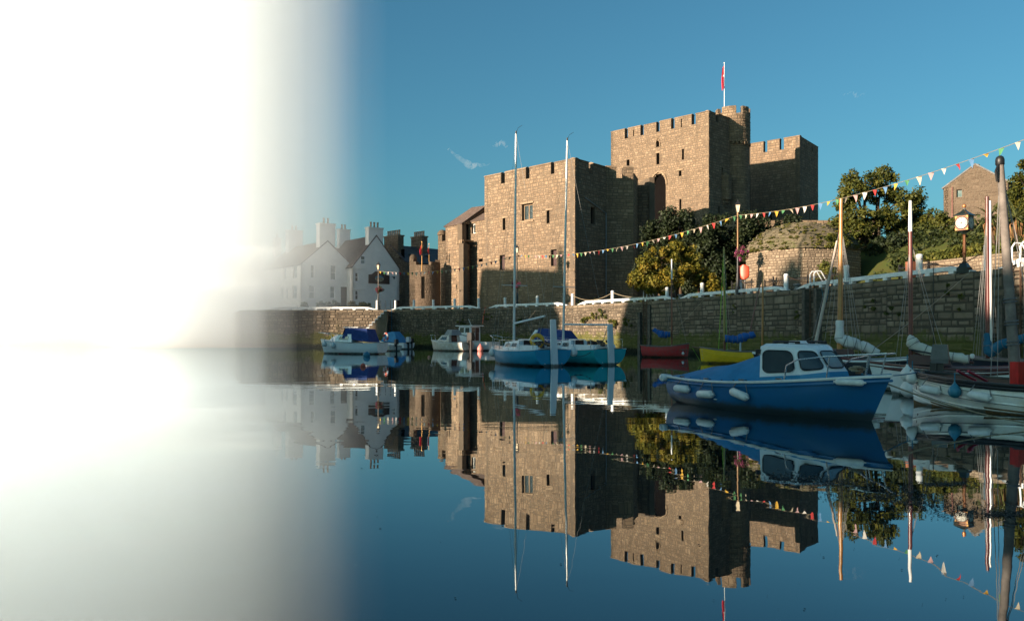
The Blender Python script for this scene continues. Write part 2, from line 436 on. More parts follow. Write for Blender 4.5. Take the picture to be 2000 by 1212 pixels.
def solid(root, poly, z0, z1, name='inner_mass', m=MORTAR):
    b = MB(); b.prism(poly, z0, z1, t=.35); return b.build(name, m, root, off=root.location)
def window_frame(root, f, h, d=-.3, wm=WPAINT, gm=GLASS, mull=1, bars=1, w=.05):
    a, b, c, e = h[:4]
    fr = MB()
    def bar(u0, u1, v0, v1): fr.add([f(u0,v0,d+.04), f(u1,v0,d+.04), f(u1,v1,d+.04), f(u0,v1,d+.04), f(u0,v0,d-.02), f(u1,v0,d-.02), f(u1,v1,d-.02), f(u0,v1,d-.02)], [(0,1,2,3),(4,7,6,5),(0,4,5,1),(1,5,6,2),(2,6,7,3),(3,7,4,0)])
    bar(a, b, c, c+w); bar(a, b, e-w, e); bar(a, a+w, c+w, e-w); bar(b-w, b, c+w, e-w)
    for i in range(mull): u = a+(b-a)*(i+1)/(mull+1); bar(u-w/2, u+w/2, c+w, e-w)
    cu = [a+w]+[a+(b-a)*(i+1)/(mull+1) for i in range(mull)]+[b-w]
    for k in range(len(cu)-1):
        for i in range(bars):
            v = c+(e-c)*(i+1)/(bars+1); bar(cu[k]+(w/2 if k else 0), cu[k+1]-(w/2 if k < len(cu)-2 else 0), v-w*.4, v+w*.4)
    o = fr.build('window', wm, root)
    p = MB(); p.add([f(a,c,d), f(b,c,d), f(b,e,d), f(a,e,d)], [(0,1,2,3)]); p.build('pane', gm, o)
    return o
def hood(root, f, u0, u1, v, m=CASTLE, w=.12, name='lintel'):
    b = MB(); b.add([f(u0,v,-.1), f(u1,v,-.1), f(u1,v+.2,-.1), f(u0,v+.2,-.1), f(u0,v,w), f(u1,v,w), f(u1,v+.16,w), f(u0,v+.16,w)], [(4,5,6,7),(0,1,5,4),(1,2,6,5),(2,3,7,6),(3,0,4,7)], 0, .75)
    return b.build(name, m, root)

GZ = QZ-.1
# front tower by the quay ------------------------------------------------------
F0 = (-3.2, 95.4); F1 = (6.56, 85.3); F2 = (10.3, 89.8); F3 = (13.35, 90.0); F4 = (14.45, 94.0); F5 = (16.25, 93.5)
r = thing('castle_tower', 'sunlit square castle tower standing right behind the quay rail', 'castle tower', (*F1, GZ))
M = Masonry(r, CASTLE, MORTAR)
H = 19.75-GZ
f, L = M.fm(F0, F1, GZ)
def uh(px, y0, y1, f=f, L=L, A=F0, B=F1, z=GZ):    # u on the face for a column, v for rows
    best = min(range(201), key=lambda i: abs((A[0]+(B[0]-A[0])*i/200)/(A[1]+(B[1]-A[1])*i/200)*1600+1000-px)); u = L*best/200
    Y = A[1]+(B[1]-A[1])*best/200
    return u, 1.6+(650-y1)/1600*Y-z, 1.6+(650-y0)/1600*Y-z
def hole(px0, px1, y0, y1, **k):
    a, c0, e0 = uh(px0, y0, y1, **k); b, c1, e1 = uh(px1, y0, y1, **k)
    return (a, b, (c0+c1)/2, (e0+e1)/2)
cr = [hole(979,986,338,354), hole(1027,1034,329,346), hole(1076,1083,319,336)]
cr = [(a, b, H-1.15, H+1) for a, b, _, _ in cr]
win = [hole(1019,1040,398,430), hole(982,987,426,449), hole(1068,1073,411,436), hole(976,986,498,527), hole(1076,1087,487,519)]
M.wall(F0, F1, GZ, H, cr+win, course=(.15,.4), length=(.18,.68), split=.35, tint=(.28,.72))
parapet(M, r, f, L, H, cr)
window_frame(r, f, win[0], -.35, CASTLE, GLASS, 1, 0, .16); hood(r, f, win[0][0]-.2, win[0][1]+.2, win[0][3]+.02); hood(r, f, win[0][0]-.2, win[0][1]+.2, win[0][2]-.2, name='sill')
hood(r, f, win[1][0]-.1, win[1][1]+.5, win[1][3]+.02, w=.05); hood(r, f, win[2][0]-.1, win[2][1]+.5, win[2][3]+.02, w=.05)
for i in (3, 4):
    a = win[i]; b = MB()
    b.box((0,0,0), (a[1]-a[0]-.1, .05, (a[3]-a[2])*.9)); o = b.build('shutter', paint('dark_red_shutter%d' % i, (.05,.02,.018), .7), r)
    d = (V2(F1)-V2(F0)).normalized(); o.location = f((a[0]+a[1])/2, (a[2]+a[3])/2, -.36); o.rotation_euler = (0,0,math.atan2(d.y, d.x))
for A, B, ncr, wl in ((F1, F2, 1, []), (F2, F3, 1, []), (F3, F4, 0, [])):
    f2, L2 = M.fm(A, B, GZ); c2 = crenels(L2, .75, ncr, H, 1.15) if ncr else []
    h2 = c2+([(L2*.5, L2*.5+.8, 9.2, 11.)] if A is F1 else [])
    hh = H if ncr else H-.6
    M.wall(A, B, GZ, hh, h2, course=(.24,.46), length=(.3,.85)); parapet(M, r, f2, L2, hh, c2)
f2, L2 = M.fm(F4, F5, GZ); M.wall(F4, F5, GZ, H-1.3, [], course=(.3,.5), length=(.4,.9)); coping(r, f2, 0, L2, H-1.3)
BK = [(15.6,97.5), (9.5,98.6), (3.2,101.0)]
for A, B in ((F5, BK[0]), (BK[0], BK[1]), (BK[1], BK[2]), (BK[2], F0)): M.wall(A, B, GZ, H-.4, [], block=False, panes=False)
solid(r, [(-2.2,95.4),(6.5,86.6),(9.8,90.6),(12.6,91),(14,95),(15.4,94.6),(14.9,96.8),(9.5,97.8),(3.2,100.2)], GZ, GZ+H-1.9)
# rain pipe down the shaded side
p = MB(); f2, L2 = M.fm(F1, F2, GZ)
p.tube([f2(L2*.3, 11.8, .1), f2(L2-.12, 10.6, .1), f2(L2-.12, 0, .1)], .06, 6); p.build('rain_pipe', paint('grey_pipe', (.22,.24,.26), .5), r)
M.finish()

# keep ------------------------------------------------------------------------
K0 = (13.7, 113.4); K1 = (24.6, 102.4); KD = Vector((.707, .69)).normalized()
K2 = tuple(V2(K1)+KD*10.0); K3 = tuple(V2(K0)+KD*10.0)
r = thing('castle_keep', 'tall square castle keep with battlements and pointed archway in warm sun', 'castle keep', (*K1, GZ))
M = Masonry(r, CASTLE, MORTAR)
H = 29.3-GZ
f, L = M.fm(K0, K1, GZ); kw = dict(f=f, L=L, A=K0, B=K1)
cr = []
for a, b in ((1221,1224.5), (1252.5,1256), (1283,1287), (1312.5,1316), (1352,1357)):
    h = hole(a, b, 250, 262, **kw); cr.append((h[0]-.1, h[1]+.12, H-1.25, H+1))
slits = [hole(1236.3,1238, 254, 266, **kw)+('open',), hole(1330,1331.8, 232, 249, **kw)+('open',)]
win = [hole(1224,1229,312,326, **kw), hole(1282,1288,275,287, **kw), hole(1282.5,1287.5,299,321, **kw), hole(1331.5,1336,291,312, **kw), hole(1326,1330.5,333.5,344, **kw), hole(1326.5,1330.5,389,410, **kw)]
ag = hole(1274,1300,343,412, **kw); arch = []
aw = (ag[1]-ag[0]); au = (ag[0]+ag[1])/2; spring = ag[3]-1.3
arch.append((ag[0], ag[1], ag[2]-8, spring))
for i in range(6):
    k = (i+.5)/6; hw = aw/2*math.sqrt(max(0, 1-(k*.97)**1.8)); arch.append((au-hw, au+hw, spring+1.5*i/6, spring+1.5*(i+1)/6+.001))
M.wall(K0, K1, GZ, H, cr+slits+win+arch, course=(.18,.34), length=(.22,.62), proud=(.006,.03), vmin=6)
parapet(M, r, f, L, H, cr)
pts = []
for i in range(17):
    q = PI*(i/16); k = abs(math.cos(q)); s = math.sin(q)
    pts.append(f(au-(aw/2+.16)*math.cos(q), spring+1.75*s**.9+(.12 if i == 8 else 0), .06))
t = MB(); t.tube(pts, .13, 6, t=.8); t.build('arch_moulding', CASTLE, r, smooth=50)
hood(r, f, win[4][0]-.25, win[4][1]+.3, win[4][3]+.05); hood(r, f, win[2][0]-.12, win[2][1]+.12, win[2][3]+.03, w=.04)
a = win[1]; t = MB(); uu = (a[0]+a[1])/2
t.tube([f(a[0]-.12,a[2],.05), f(a[0]-.12,a[3]-.3,.05), f(uu,a[3]+.45,.05), f(a[1]+.12,a[3]-.3,.05), f(a[1]+.12,a[2],.05)], .09, 6, t=.7); t.build('window_moulding', CASTLE, r)
# shaded side with the stair turret standing out of it
f2, L2 = M.fm(K1, K2, GZ); c2 = [(1.6, 2.2, H-1.0, H+1)]
M.wall(K1, K2, GZ, H, c2+[(3.0,3.35,17,18.6),(2.2,2.55,12.6,13.6)], course=(.26,.46), length=(.35,.9), vmin=5); parapet(M, r, f2, L2, H, c2)
for A, B in ((K2, K3), (K3, K0)): M.wall(A, B, GZ, H-.2, [], block=False)
solid(r, [tuple(V2(K1)+Vector((0,.95))), tuple(V2(K2)+Vector((-.95,0))), tuple(V2(K3)+Vector((0,-.95))), tuple(V2(K0)+Vector((.95,0)))], GZ, GZ+H-2.2)
# stair turret: faceted round tower, corbelled out near its top
TC = V2(K1)+KD*6.9-Vector((.69,-.707))*.72
def drum(rad, z0, n=10):
    def fm(u, v, d):
        q = u; rr = rad+d
        return Vector((TC.x+rr*math.sin(q)-r.location.x, TC.y-rr*math.cos(q)-r.location.y, z0+v-GZ-0*z0-0+0)) if False else Vector((TC.x+rr*math.sin(q)-r.location.x, TC.y-rr*math.cos(q)-r.location.y, z0+v-r.location.z))
    return fm
def round_wall(M, cfm, rad, H, holes=(), a0=-PI, a1=PI, **kw):
    g2 = lambda u, v, d: cfm(a0+u/rad, v, d)
    M.wall(None, None, 0, H, holes, fmap=g2, L=(a1-a0)*rad, nseg=kw.pop('nseg', 18), panes=False, **kw); return g2
TZ = 30.9
round_wall(M, drum(2.0, GZ+6), 2.0, TZ-4.6-GZ-6, course=(.26,.42), length=(.4,.8), thick=.4)
Lr = 2*PI*2.2; cg = [(Lr*(.5+k)-.42, Lr*(.5+k)+.42, 3.5, 6) for k in (-.36,-.18,.02,.17,.3)]
g2 = round_wall(M, drum(2.2, TZ-4.6), 2.2, 4.6, cg, course=(.28,.42), length=(.4,.8), thick=.45)
ring = MB()
for i in range(26):
    q = 2*PI*i/26; ring.box((TC.x+2.12*math.sin(q)-r.location.x, TC.y-2.12*math.cos(q)-r.location.y, TZ-4.75-r.location.z), (.22,.3,.3), rz=q, t=R.uniform(.2,.7))
ring.build('corbel_ring', CASTLE, r)
d = MB(); d.lathe([(1.9,0),(1.9,.1)], (TC.x-r.location.x, TC.y-r.location.y, TZ-1.4-r.location.z), 16); d.build('turret_floor', MORTAR, r)
# garderobe bulging from the wall below
gp = f2(3.9, 0, -.3)
for rad_, z_, h_ in ((.55,13.6,.5),(.75,14.1,.45),(1.0,14.55,3.1),(.7,17.65,.4)):
    round_wall(M, lambda q, v, d, rad_=rad_, z_=z_: Vector((gp.x+(rad_+d)*math.sin(q), gp.y-(rad_+d)*math.cos(q), z_+v)), rad_, h_, course=(.22,.34), length=(.3,.6), thick=.3, nseg=14)
M.finish()
# right tower of the keep --------------------------------------------------------
T1 = at(1562, 266, 117); T0 = at(1466, 280, 122); T2 = at(1598, 287, 124)
T0, T1v, T2 = (T0.x, T0.y), (T1.x, T1.y), (T2.x, T2.y)
r = thing('castle_tower', 'dark shaded castle tower joined to the far side of the keep', 'castle tower', (*T1v, GZ))
M = Masonry(r, CASTLE, MORTAR); H = T1.z-GZ
f, L = M.fm(T0, T1v, GZ); c2 = [(L*.27,L*.27+.6,H-1.5,H+1),(L*.6,L*.6+.65,H-1.5,H+1)]
M.wall(T0, T1v, GZ, H, c2+[(L*.4,L*.4+.3,14,15.2)], course=(.28,.46), length=(.35,.9), vmin=5); parapet(M, r, f, L, H, c2)
f, L = M.fm(T1v, T2, GZ); c2 = [(L*.36,L*.36+.25,H-1.1,H-.5,'open'),(L*.66,L*.66+.25,H-1.1,H-.5,'open')]
M.wall(T1v, T2, GZ, H, c2+[(L*.5,L*.5+.3,14.2,15.6)], course=(.28,.46), length=(.35,.9), vmin=5); parapet(M, r, f, L, H, [])
TB = [(T2[0]-5, T2[1]+6), (T0[0]-3, T0[1]+6)]
for A, B in ((T2, TB[0]), (TB[0], TB[1]), (TB[1], T0)): M.wall(A, B, GZ, H-.3, [], block=False)
solid(r, [(T0[0]+.3,T0[1]+.9),(T1v[0],T1v[1]+1),(T2[0]-.9,T2[1]+.2),(TB[0][0],TB[0][1]-.8),(TB[1][0]+.6,TB[1][1]-.8)], GZ, GZ+H-2.2)
M.finish()
# low curtain wall running on to the right
r = thing('curtain_wall', 'low dark castle curtain wall beside the big tree', 'wall', (40, 112, GZ))
M = Masonry(r, CASTLE, MORTAR); A = at(1400,430,98); B = at(1720,424,98)
M.wall((A.x,A.y), (B.x,B.y), GZ, A.z-GZ, [(16.6,17.1,A.z-GZ-.7,30)], course=(.26,.42), length=(.35,.9), vmin=6, thick=.8)
M.finish()
# left range with the slate roofs -------------------------------------------------
def ray(px, Y): return ((px-1000)/1600*Y, Y)
B0 = ray(914, 98.0); B1 = (-3.05, 95.75)
A0 = ray(870, 99.6); A1 = ray(902.5, 97.0); A2 = (A1[0]+.9, A1[1]+2.4)
S0 = ray(855.5, 101.8); S1 = ray(870, 100.3)
r = thing('castle_range', 'slate roofed castle range joined to the left of the sunlit tower', 'castle range', (*A1, GZ))
M = Masonry(r, CASTLE, MORTAR); zA = 14.55; zB = 14.9; zS = 13.7
f, L = M.fm(A0, A1, GZ)
M.wall(A0, A1, GZ, zA-GZ, [], course=(.26,.46), length=(.3,.85))
fs, Ls = M.fm(A1, A2, GZ); M.wall(A1, A2, GZ, zA-GZ, [], course=(.3,.5), length=(.4,.9))
fb, Lb = M.fm(B0, B1, GZ); wB = hole(921,928.5,436,456, f=fb, L=Lb, A=B0, B=B1); wB2 = hole(935,943,505,511, f=fb, L=Lb, A=B0, B=B1)
M.wall(B0, B1, GZ, zB-GZ, [wB, wB2], course=(.26,.46), length=(.3,.85)); window_frame(r, fb, wB, -.3, WHITEW, GLASS, 0, 0, .12)
fS, LS = M.fm(S0, S1, GZ); M.wall(S0, S1, GZ, zS-GZ, [(1.0, 3, zS-GZ-.8, 30)], course=(.26,.46), length=(.3,.7))
b = MB(); b.lathe([(.62,0),(.6,.3),(.35,.6),(.05,.68)], (fS(.55,zS-GZ,-.3)), 10, t=.4); b.build('stub_cap', CASTLE, r, smooth=60)
M.wall(S1, A0, GZ, zA-GZ, [], block=False)
# buttress with corbels
Q0 = ray(893, 96.9); Q1 = ray(905, 95.8); Q2 = (Q1[0]+.7, Q1[1]+1.6)
M.wall(Q0, Q1, GZ, 12.1-GZ, [], course=(.26,.46), length=(.3,.7)); M.wall(Q1, Q2, GZ, 12.1-GZ, [], course=(.26,.46), length=(.3,.7)); M.wall((Q0[0]+.9,Q0[1]+1.5), Q0, GZ, 12.1-GZ, [], block=False)
fq, Lq = M.fm(Q0, Q1, GZ)
for k in range(4):
    b = MB(); b.box((0,0,0), (.22,.5,.4), t=.7); o = b.build('corbel', CASTLE, r, loc=fq(Lq*(k+.5)/4, 12.3-GZ, -.05), rz=math.atan2(Q1[1]-Q0[1], Q1[0]-Q0[0]))
b = MB(); b.slab([fq(-.05,12.5-GZ,.05), fq(Lq+.05,12.5-GZ,.05), fq(Lq+.05,12.5-GZ,-1.4), fq(-.05,12.5-GZ,-1.4)], (0,0,1), .15); b.build('buttress_cap', CASTLE, r)
lo = Vector(r.location)
def loc3(p, z): return Vector((p[0], p[1], z))-lo
dA = (V2(A1)-V2(A0)).normalized(); nA = Vector((-dA.y, dA.x))
e0, e1 = V2(A0)-dA*.15-nA*.2, V2(A1)+dA*.15-nA*.2; ri0 = V2(A0)+dA*1.1+nA*3.2; ri1 = V2(A1)+nA*3.6+dA*.1; b0, b1 = V2(A0)+nA*6, V2(A1)+nA*6.4
rf = MB(); zr = zA+2.5
rf.slab([loc3(e0,zA), loc3(e1,zA), loc3(ri1,zr), loc3(ri0,zr)], (-.5,-.5,1), .14)
rf.slab([loc3(e0,zA), loc3(ri0,zr), loc3(b0,zA)], (-1,.3,1), .14)
rf.slab([loc3(b0,zA), loc3(ri0,zr), loc3(ri1,zr), loc3(b1,zA)], (.5,.5,1), .14)
rf.build('roof', SLATEW, r)
gb = MB(); gb.slab([loc3(e1+nA*.3,zA-.02), loc3(b1,zA-.02), loc3(ri1,zr-.2)], (.7,-.7,0), .2, t=.2); gb.build('gable', CASTLE, r)
dB = (V2(B1)-V2(B0)).normalized(); nB = Vector((-dB.y, dB.x))
e0, e1 = V2(B0)-dB*1.-nB*.15, V2(B1)+dB*.3-nB*.15
rf = MB(); rf.slab([loc3(e0,zB), loc3(e1,zB), loc3(e1+nB*3,zB+1.7), loc3(e0+nB*3,zB+1.7)], (-.5,-.5,1), .14)
rf.slab([loc3(e0+nB*6,zB), loc3(e1+nB*6,zB), loc3(e1+nB*3,zB+1.7), loc3(e0+nB*3,zB+1.7)], (.5,.5,1), .14); rf.build('roof', SLATEW, r)
solid(r, [(A0[0]+.4,A0[1]+.7),(A1[0]+.2,A1[1]+.8),(B0[0]+.3,B0[1]+.8),(B1[0],B1[1]+.8),(2,100.5),(-3,105),(-8.6,102)], GZ, zA-.3)
M.finish()
# round bastion with broken parapet ------------------------------------------------
r = thing('bastion', 'small round ruined bastion beside the slate roofed stone house', 'bastion', (*ray(830, 98.6), GZ))
M = Masonry(r, RUBBLE2, RUBBLE2); bc = Vector((0, 0, 0)); zb = 1.6+(650-503)/1600*96-GZ; rb = 1.6
fmr = lambda q, v, d: Vector(((rb+d)*math.sin(q)*1.15, -(rb+d)*math.cos(q), v))
Lr = PI*rb*1.2
hs = [(Lr*.30, Lr*.98, zb-.35, 30), (Lr*.36, Lr*.62, zb-.75, 30), (Lr*.46, Lr*.52, 1.6, 4.2)]
round_wall(M, fmr, rb, zb, hs, a0=-PI*.6, a1=PI*.6, course=(.2,.36), length=(.25,.6), thick=.5, nseg=20)
b = MB(); b.lathe([(rb-.3,0),(rb-.3,zb-1.1)], (0,0,0), 20, sx=1.15); b.build('inner_mass', MORTAR, r)
b = MB(); b.lathe([(.45,0),(.45,.5),(.3,.8),(.1,.9)], fmr(-PI*.36, zb-.3, -.3), 10, t=.5); b.build('parapet_stub', RUBBLE2, r, smooth=60)
M.finish()
# ------------------------------------------------------------------ houses
def pots(root, p, n, d, z, sp=.42, h=.75, m=CLAY):
    for i in range(n):
        q = Vector((p[0]+d[0]*(i-(n-1)/2)*sp, p[1]+d[1]*(i-(n-1)/2)*sp, z))-Vector(root.location)
        b = MB(); b.lathe([(.15,0),(.13,.12),(.115,h*.8),(.15,h*.85),(.15,h)], q, 10); b.build('chimney_pot', m, root, smooth=40)
def stack(root, p, d, w, t, z0, z1, m, name='chimney'):
    """chimney centred at p, wide along d"""
    rz = math.atan2(d[1], d[0]); lo = Vector(root.location); b = MB()
    b.box((p[0]-lo.x, p[1]-lo.y, (z0+z1)/2-lo.z), (w, t, z1-z0), rz); b.box((p[0]-lo.x, p[1]-lo.y, z1+.09-lo.z), (w+.16, t+.16, .18), rz)
    return b.build(name, m, root)
def gable_house(name, label, A, B, depth, z0, ze, za, wallm, roofm, gable_holes=(), side_holes=(), blocks=False, overhang=.18, course=(.22,.36), length=(.25,.6), stone_m=None, apex=.5):
    """gable wall from A to B (seen left to right); the house runs back from it"""
    A, B = V2(A), V2(B); U = (B-A).normalized(); N = Vector((-U.y, U.x)); L = (B-A).length
    root = thing(name, label, 'house', (A.x, A.y, z0)); lo = Vector(root.location)
    M = Masonry(root, stone_m or wallm, MORTAR if blocks else wallm)
    He = ze-z0; Ha = za-z0
    if blocks:
        hs = []; st = .2; k = int((Ha-He)/st)
        for i in range(k):
            v0 = He+i*st; x = (v0+st*.4-He)/(Ha-He)*L
            hs += [(-1, x*apex, v0, v0+st if i < k-1 else 99, 'open'), (L-x*(1-apex), L+1, v0, v0+st if i < k-1 else 99, 'open')]
        M.wall(A, B, z0, Ha, list(gable_holes)+hs, course=course, length=length, thick=.5)
    else:
        M.wall(A, B, z0, He, gable_holes, thick=.4, block=False)
        f, _ = M.fm(A, B, z0)
        g2 = MB(); hs2 = [h for h in gable_holes if h[3] > He]
        g2.slab([f(0,He,0), f(L,He,0), f(L*apex,Ha,0)], (N.x*-1, N.y*-1, 0), .4); g2.build('gable', wallm, root)
    C, D = B+N*depth, A+N*depth
    M.wall(B, C, z0, He, [], thick=.4, block=blocks, course=course, length=length)
    M.wall(C, D, z0, He, [], block=False, thick=.4); M.wall(D, A, z0, He, list(side_holes), thick=.4, block=blocks, course=course, length=length)
    # roof
    P0, P1 = A+U*L*apex-N*overhang*.3, D+U*L*apex+N*overhang
    def l3(p, z): return Vector((p.x, p.y, z))-lo
    sl = (Ha-He)/(L*apex); sr = (Ha-He)/(L*(1-apex)); oh = overhang
    rf = MB(); up = .12
    rf.slab([l3(A-U*oh-N*oh*.3, ze-oh*sl+up), l3(P0, za+up), l3(P1, za+up), l3(D-U*oh+N*oh, ze-oh*sl+up)], (-U.x*sl, -U.y*sl, 1), .12)
    rf.slab([l3(B+U*oh-N*oh*.3, ze-oh*sr+up), l3(P0, za+up), l3(P1, za+up), l3(C+U*oh+N*oh, ze-oh*sr+up)], (U.x*sr, U.y*sr, 1), .12)
    rf.build('roof', roofm, root)
    if not blocks:
        gt = MB(); gt.tube([l3(A-U*(oh+.06)-N*.2, ze-oh*sl-.02), l3(D-U*(oh+.06), ze-oh*sl-.02)], .06, 6); gt.build('gutter', IRON, root)
    return root, M, dict(A=A, B=B, C=C, D=D, U=U, N=N, L=L, f=M.fm(A, B, z0)[0])
def sash(root, f, h, glass=GLASS, frame=WPAINT):
    window_frame(root, f, h, -.14, frame, glass, 0, 1, .07)
    b = MB(); b.add([f(h[0]-.08,h[2]-.12,.08), f(h[1]+.08,h[2]-.12,.08), f(h[1]+.08,h[2],.08), f(h[0]-.08,h[2],.08), f(h[0]-.08,h[2]-.12,-.1), f(h[1]+.08,h[2]-.12,-.1), f(h[1]+.08,h[2],-.1), f(h[0]-.08,h[2],-.1)], [(0,1,2,3),(3,2,6,7),(0,4,5,1),(0,3,7,4),(1,5,6,2)])
    b.build('sill', frame, root)
HZ = QZ+.35
GU = Vector((.78, .62)).normalized()
# whitewashed inn with the gable sign
A = ray(689, 113.2); B = tuple(V2(A)+GU*7.4)
kw = dict(A=A, B=B, f=None, L=7.4, z=HZ)
hs = [hole(704,712,500,515, **kw), hole(692,700,532,549.5, **kw), hole(692,700,567,585, **kw)]
r, M, g = gable_house('whitewashed_inn', 'whitewashed inn with a brown gable sign and three pot chimney', A, B, 11, HZ, 1.6+(650-524)/1600*117.5, 15.3, WHITEW, SLATEW, [hs[1], hs[2]])
f = g['f']; sash(r, f, hs[1]); sash(r, f, hs[2])
# attic window set on the gable face
h = hs[0]; b = MB(); b.add([f(h[0]-.06,h[2]-.06,.03), f(h[1]+.06,h[2]-.06,.03), f(h[1]+.06,h[3]+.06,.03), f(h[0]-.06,h[3]+.06,.03)], [(0,1,2,3)]); o = b.build('attic_window', WPAINT, r)
for k in (0, 1):
    v0 = h[2]+(h[3]-h[2])*(k*.5)+.05; b = MB(); b.add([f(h[0]+.05,v0,.05), f(h[1]-.05,v0,.05), f(h[1]-.05,v0+(h[3]-h[2])*.5-.1,.05), f(h[0]+.05,v0+(h[3]-h[2])*.5-.1,.05)], [(0,1,2,3)]); b.build('pane', PALEGLASS if k == 0 else GLASS, o)
for px0, px1, y in ((691,711,524.5),(691,713,565.5)):
    q = hole(px0, px1, y-1.2, y, **kw); hood(r, f, q[0], q[1], q[2], WHITEW, .1, 'drip_moulding')
ch = V2(A)+GU*3.65+g['N']*.55; stack(r, ch, GU, 2.3, 1.0, 13.3, 16.3, WHITEW); pots(r, ch, 3, GU, 16.45, .55, .8)
ch = V2(A)+GU*3.65+g['N']*10; stack(r, ch, GU, 1.8, .9, 13.3, 17.0, WHITEW); pots(r, ch, 2, GU, 17.2, .5, .7)
q = hole(719.5,760,532,554, **kw); SIGN = paint('brown_sign_board', (.05,.025,.018), .5, .1, 4)
pts = [f(q[0],q[2],.12), f(q[1],q[2],.12), f(q[1],q[3]-.35,.12), f(q[0]+(q[1]-q[0])*.85,q[3]-.3,.12), f(q[0]+(q[1]-q[0])*.68,q[3]+.12,.12), f((q[0]+q[1])/2,q[3]+.2,.12), f(q[0]+(q[1]-q[0])*.32,q[3]+.12,.12), f(q[0]+(q[1]-q[0])*.15,q[3]-.3,.12), f(q[0],q[3]-.35,.12)]
b = MB(); b.slab(pts, (-g['N'].x, -g['N'].y, 0), .09); sg = b.build('sign_board', SIGN, r)
def disc(cu, cv, ru, rv, d, m, name, par, n=18, cut=None):
    b = MB(); P = [f(cu+ru*math.cos(2*PI*i/n), cv+max(rv*math.sin(2*PI*i/n), cut if cut is not None else -9), d) for i in range(n)]
    b.add(P, [tuple(range(n))]); return b.build(name, m, par)
cu, cv = (q[0]+q[1])/2+.02, (q[2]+q[3])/2-.05
pic = disc(cu, cv, .72, .44, .135, paint('painted_sky', (.06,.22,.3), .5, .2, 3), 'oval_picture', sg)
b = MB(); b.add([f(cu+.7*math.cos(a), cv+.42*math.sin(a), .145) for a in [PI+PI*i/12 for i in range(13)]]+[f(cu+x, cv+y, .145) for x, y in ((.62,.05),(.5,.12),(.36,.06),(.3,.2),(.18,.2),(.14,.08),(0,.1),(-.05,.3),(-.16,.3),(-.2,.08),(-.38,.1),(-.5,.02))], [tuple(range(25))]); b.build('painted_castle', paint('painted_cream', (.42,.38,.24), .5, .35, 5), pic)
for k in range(5):
    x = cu-.42+.2*k; b = MB(); b.add([f(x,cv-.2,.152), f(x+.09,cv-.2,.152), f(x+.09,cv+.02,.152), f(x,cv+.02,.152)], [(0,1,2,3)]); b.build('painted_figure', SIGN, pic)
qq = hole(768,780,586,600, **kw); b = MB(); b.add([f(qq[0],0,.02), f(L:=7.4,0,.02), f(7.4,qq[3],.02), f(qq[0],qq[3],.02)], [(0,1,2,3)]); b.build('brown_plinth', paint('plinth_brown', (.06,.03,.022), .8), r)
b = MB(); p0 = f(6.2, 5.1, 0); p1 = f(6.2, 5.05, .6); b.tube([p0, p1], .04, 6); b.lathe([(.05,0),(.12,.1),(.12,.3),(.04,.36)], p1-Vector((0,0,.3)), 8); b.build('wall_lamp', IRON, r)
M.finish()
# whitewashed house with ground floor shop windows
A = ray(588, 110.2); B = tuple(V2(A)+GU*7.75); kw = dict(A=A, B=B, f=None, L=7.75, z=HZ)
hs = [hole(607,614,517,543, **kw), hole(645.5,656,518,546, **kw), hole(604,615,557,583, **kw), hole(645,654,559,582, **kw), hole(665.5,680.5,560,600, **kw)]
hs[4] = (hs[4][0], hs[4][1], 0, hs[4][3])
sA = tuple(V2(A)+Vector((-.62,.78))*12.4)    # back end of the sunlit side
skw = dict(A=sA, B=A, f=None, L=12.4, z=HZ)
sh = [hole(554,559,522,545, **skw), hole(572.5,580,518,543, **skw), hole(548,553,560,585, **skw), hole(571.5,579.5,557,583, **skw), hole(558,562,562,583, **skw)]
r, M, g = gable_house('whitewashed_house', 'whitewashed gabled house fading into the added fog beside the inn', A, B, 12.4, HZ, 10.9, 14.2, WHITEW, SLATEW, hs, sh)
f = g['f']; fsd = M.fm(sA, A, HZ)[0]
for h in hs[:4]: sash(r, f, h, PALEGLASS)
for h in sh: sash(r, fsd, h, PALEGLASS)
h = hs[4]; b = MB(); b.add([f(h[0],h[2],-.2), f(h[1],h[2],-.2), f(h[1],h[3],-.2), f(h[0],h[3],-.2)], [(0,1,2,3)]); o = b.build('door', paint('brown_door', (.08,.055,.04), .5), r)
b = MB(); b.tube([f(h[1]-.2,1.0,-.15), f(h[1]-.2,1.2,-.15)], .03, 6); b.build('handle', STEEL, o)
ch = V2(A)+GU*3.9+g['N']*.6; stack(r, ch, GU, 2.35, 1.1, 12.2, 16.5, WHITEW); pots(r, ch, 2, GU, 16.65, .62, .8)
ch = V2(A)+GU*3.9+g['N']*11.2; stack(r, ch, GU, 2.2, 1.1, 12.2, 16.6, WHITEW); pots(r, ch, 2, GU, 16.8, .6, .7)
b = MB(); b.tube([f(7.5,0,.06), f(7.5,6.0,.06)], .05, 6); b.build('drain_pipe', WPAINT, r)
M.finish()
# pale house end at the far left, almost lost in the added fog
A = ray(470, 122); B = tuple(V2(A)+GU*6.5)
r, M, g = gable_house('pale_house', 'pale house with a tall narrow chimney almost lost in the added fog', A, B, 10, HZ, 10, 12.6, WHITEW, SLATEW, [(2,2.9,5.2,6.7),(2,2.9,1,2.8),(4.4,5.3,1,2.8)])
for h in [(2,2.9,5.2,6.7),(2,2.9,1,2.8),(4.4,5.3,1,2.8)]: sash(r, g['f'], h, PALEGLASS)
ch = V2(ray(541, 126)); stack(r, ch, GU, 1.0, .9, 9, 16.0, WHITEW); pots(r, ch, 1, GU, 16.1, .5, .8); M.finish()
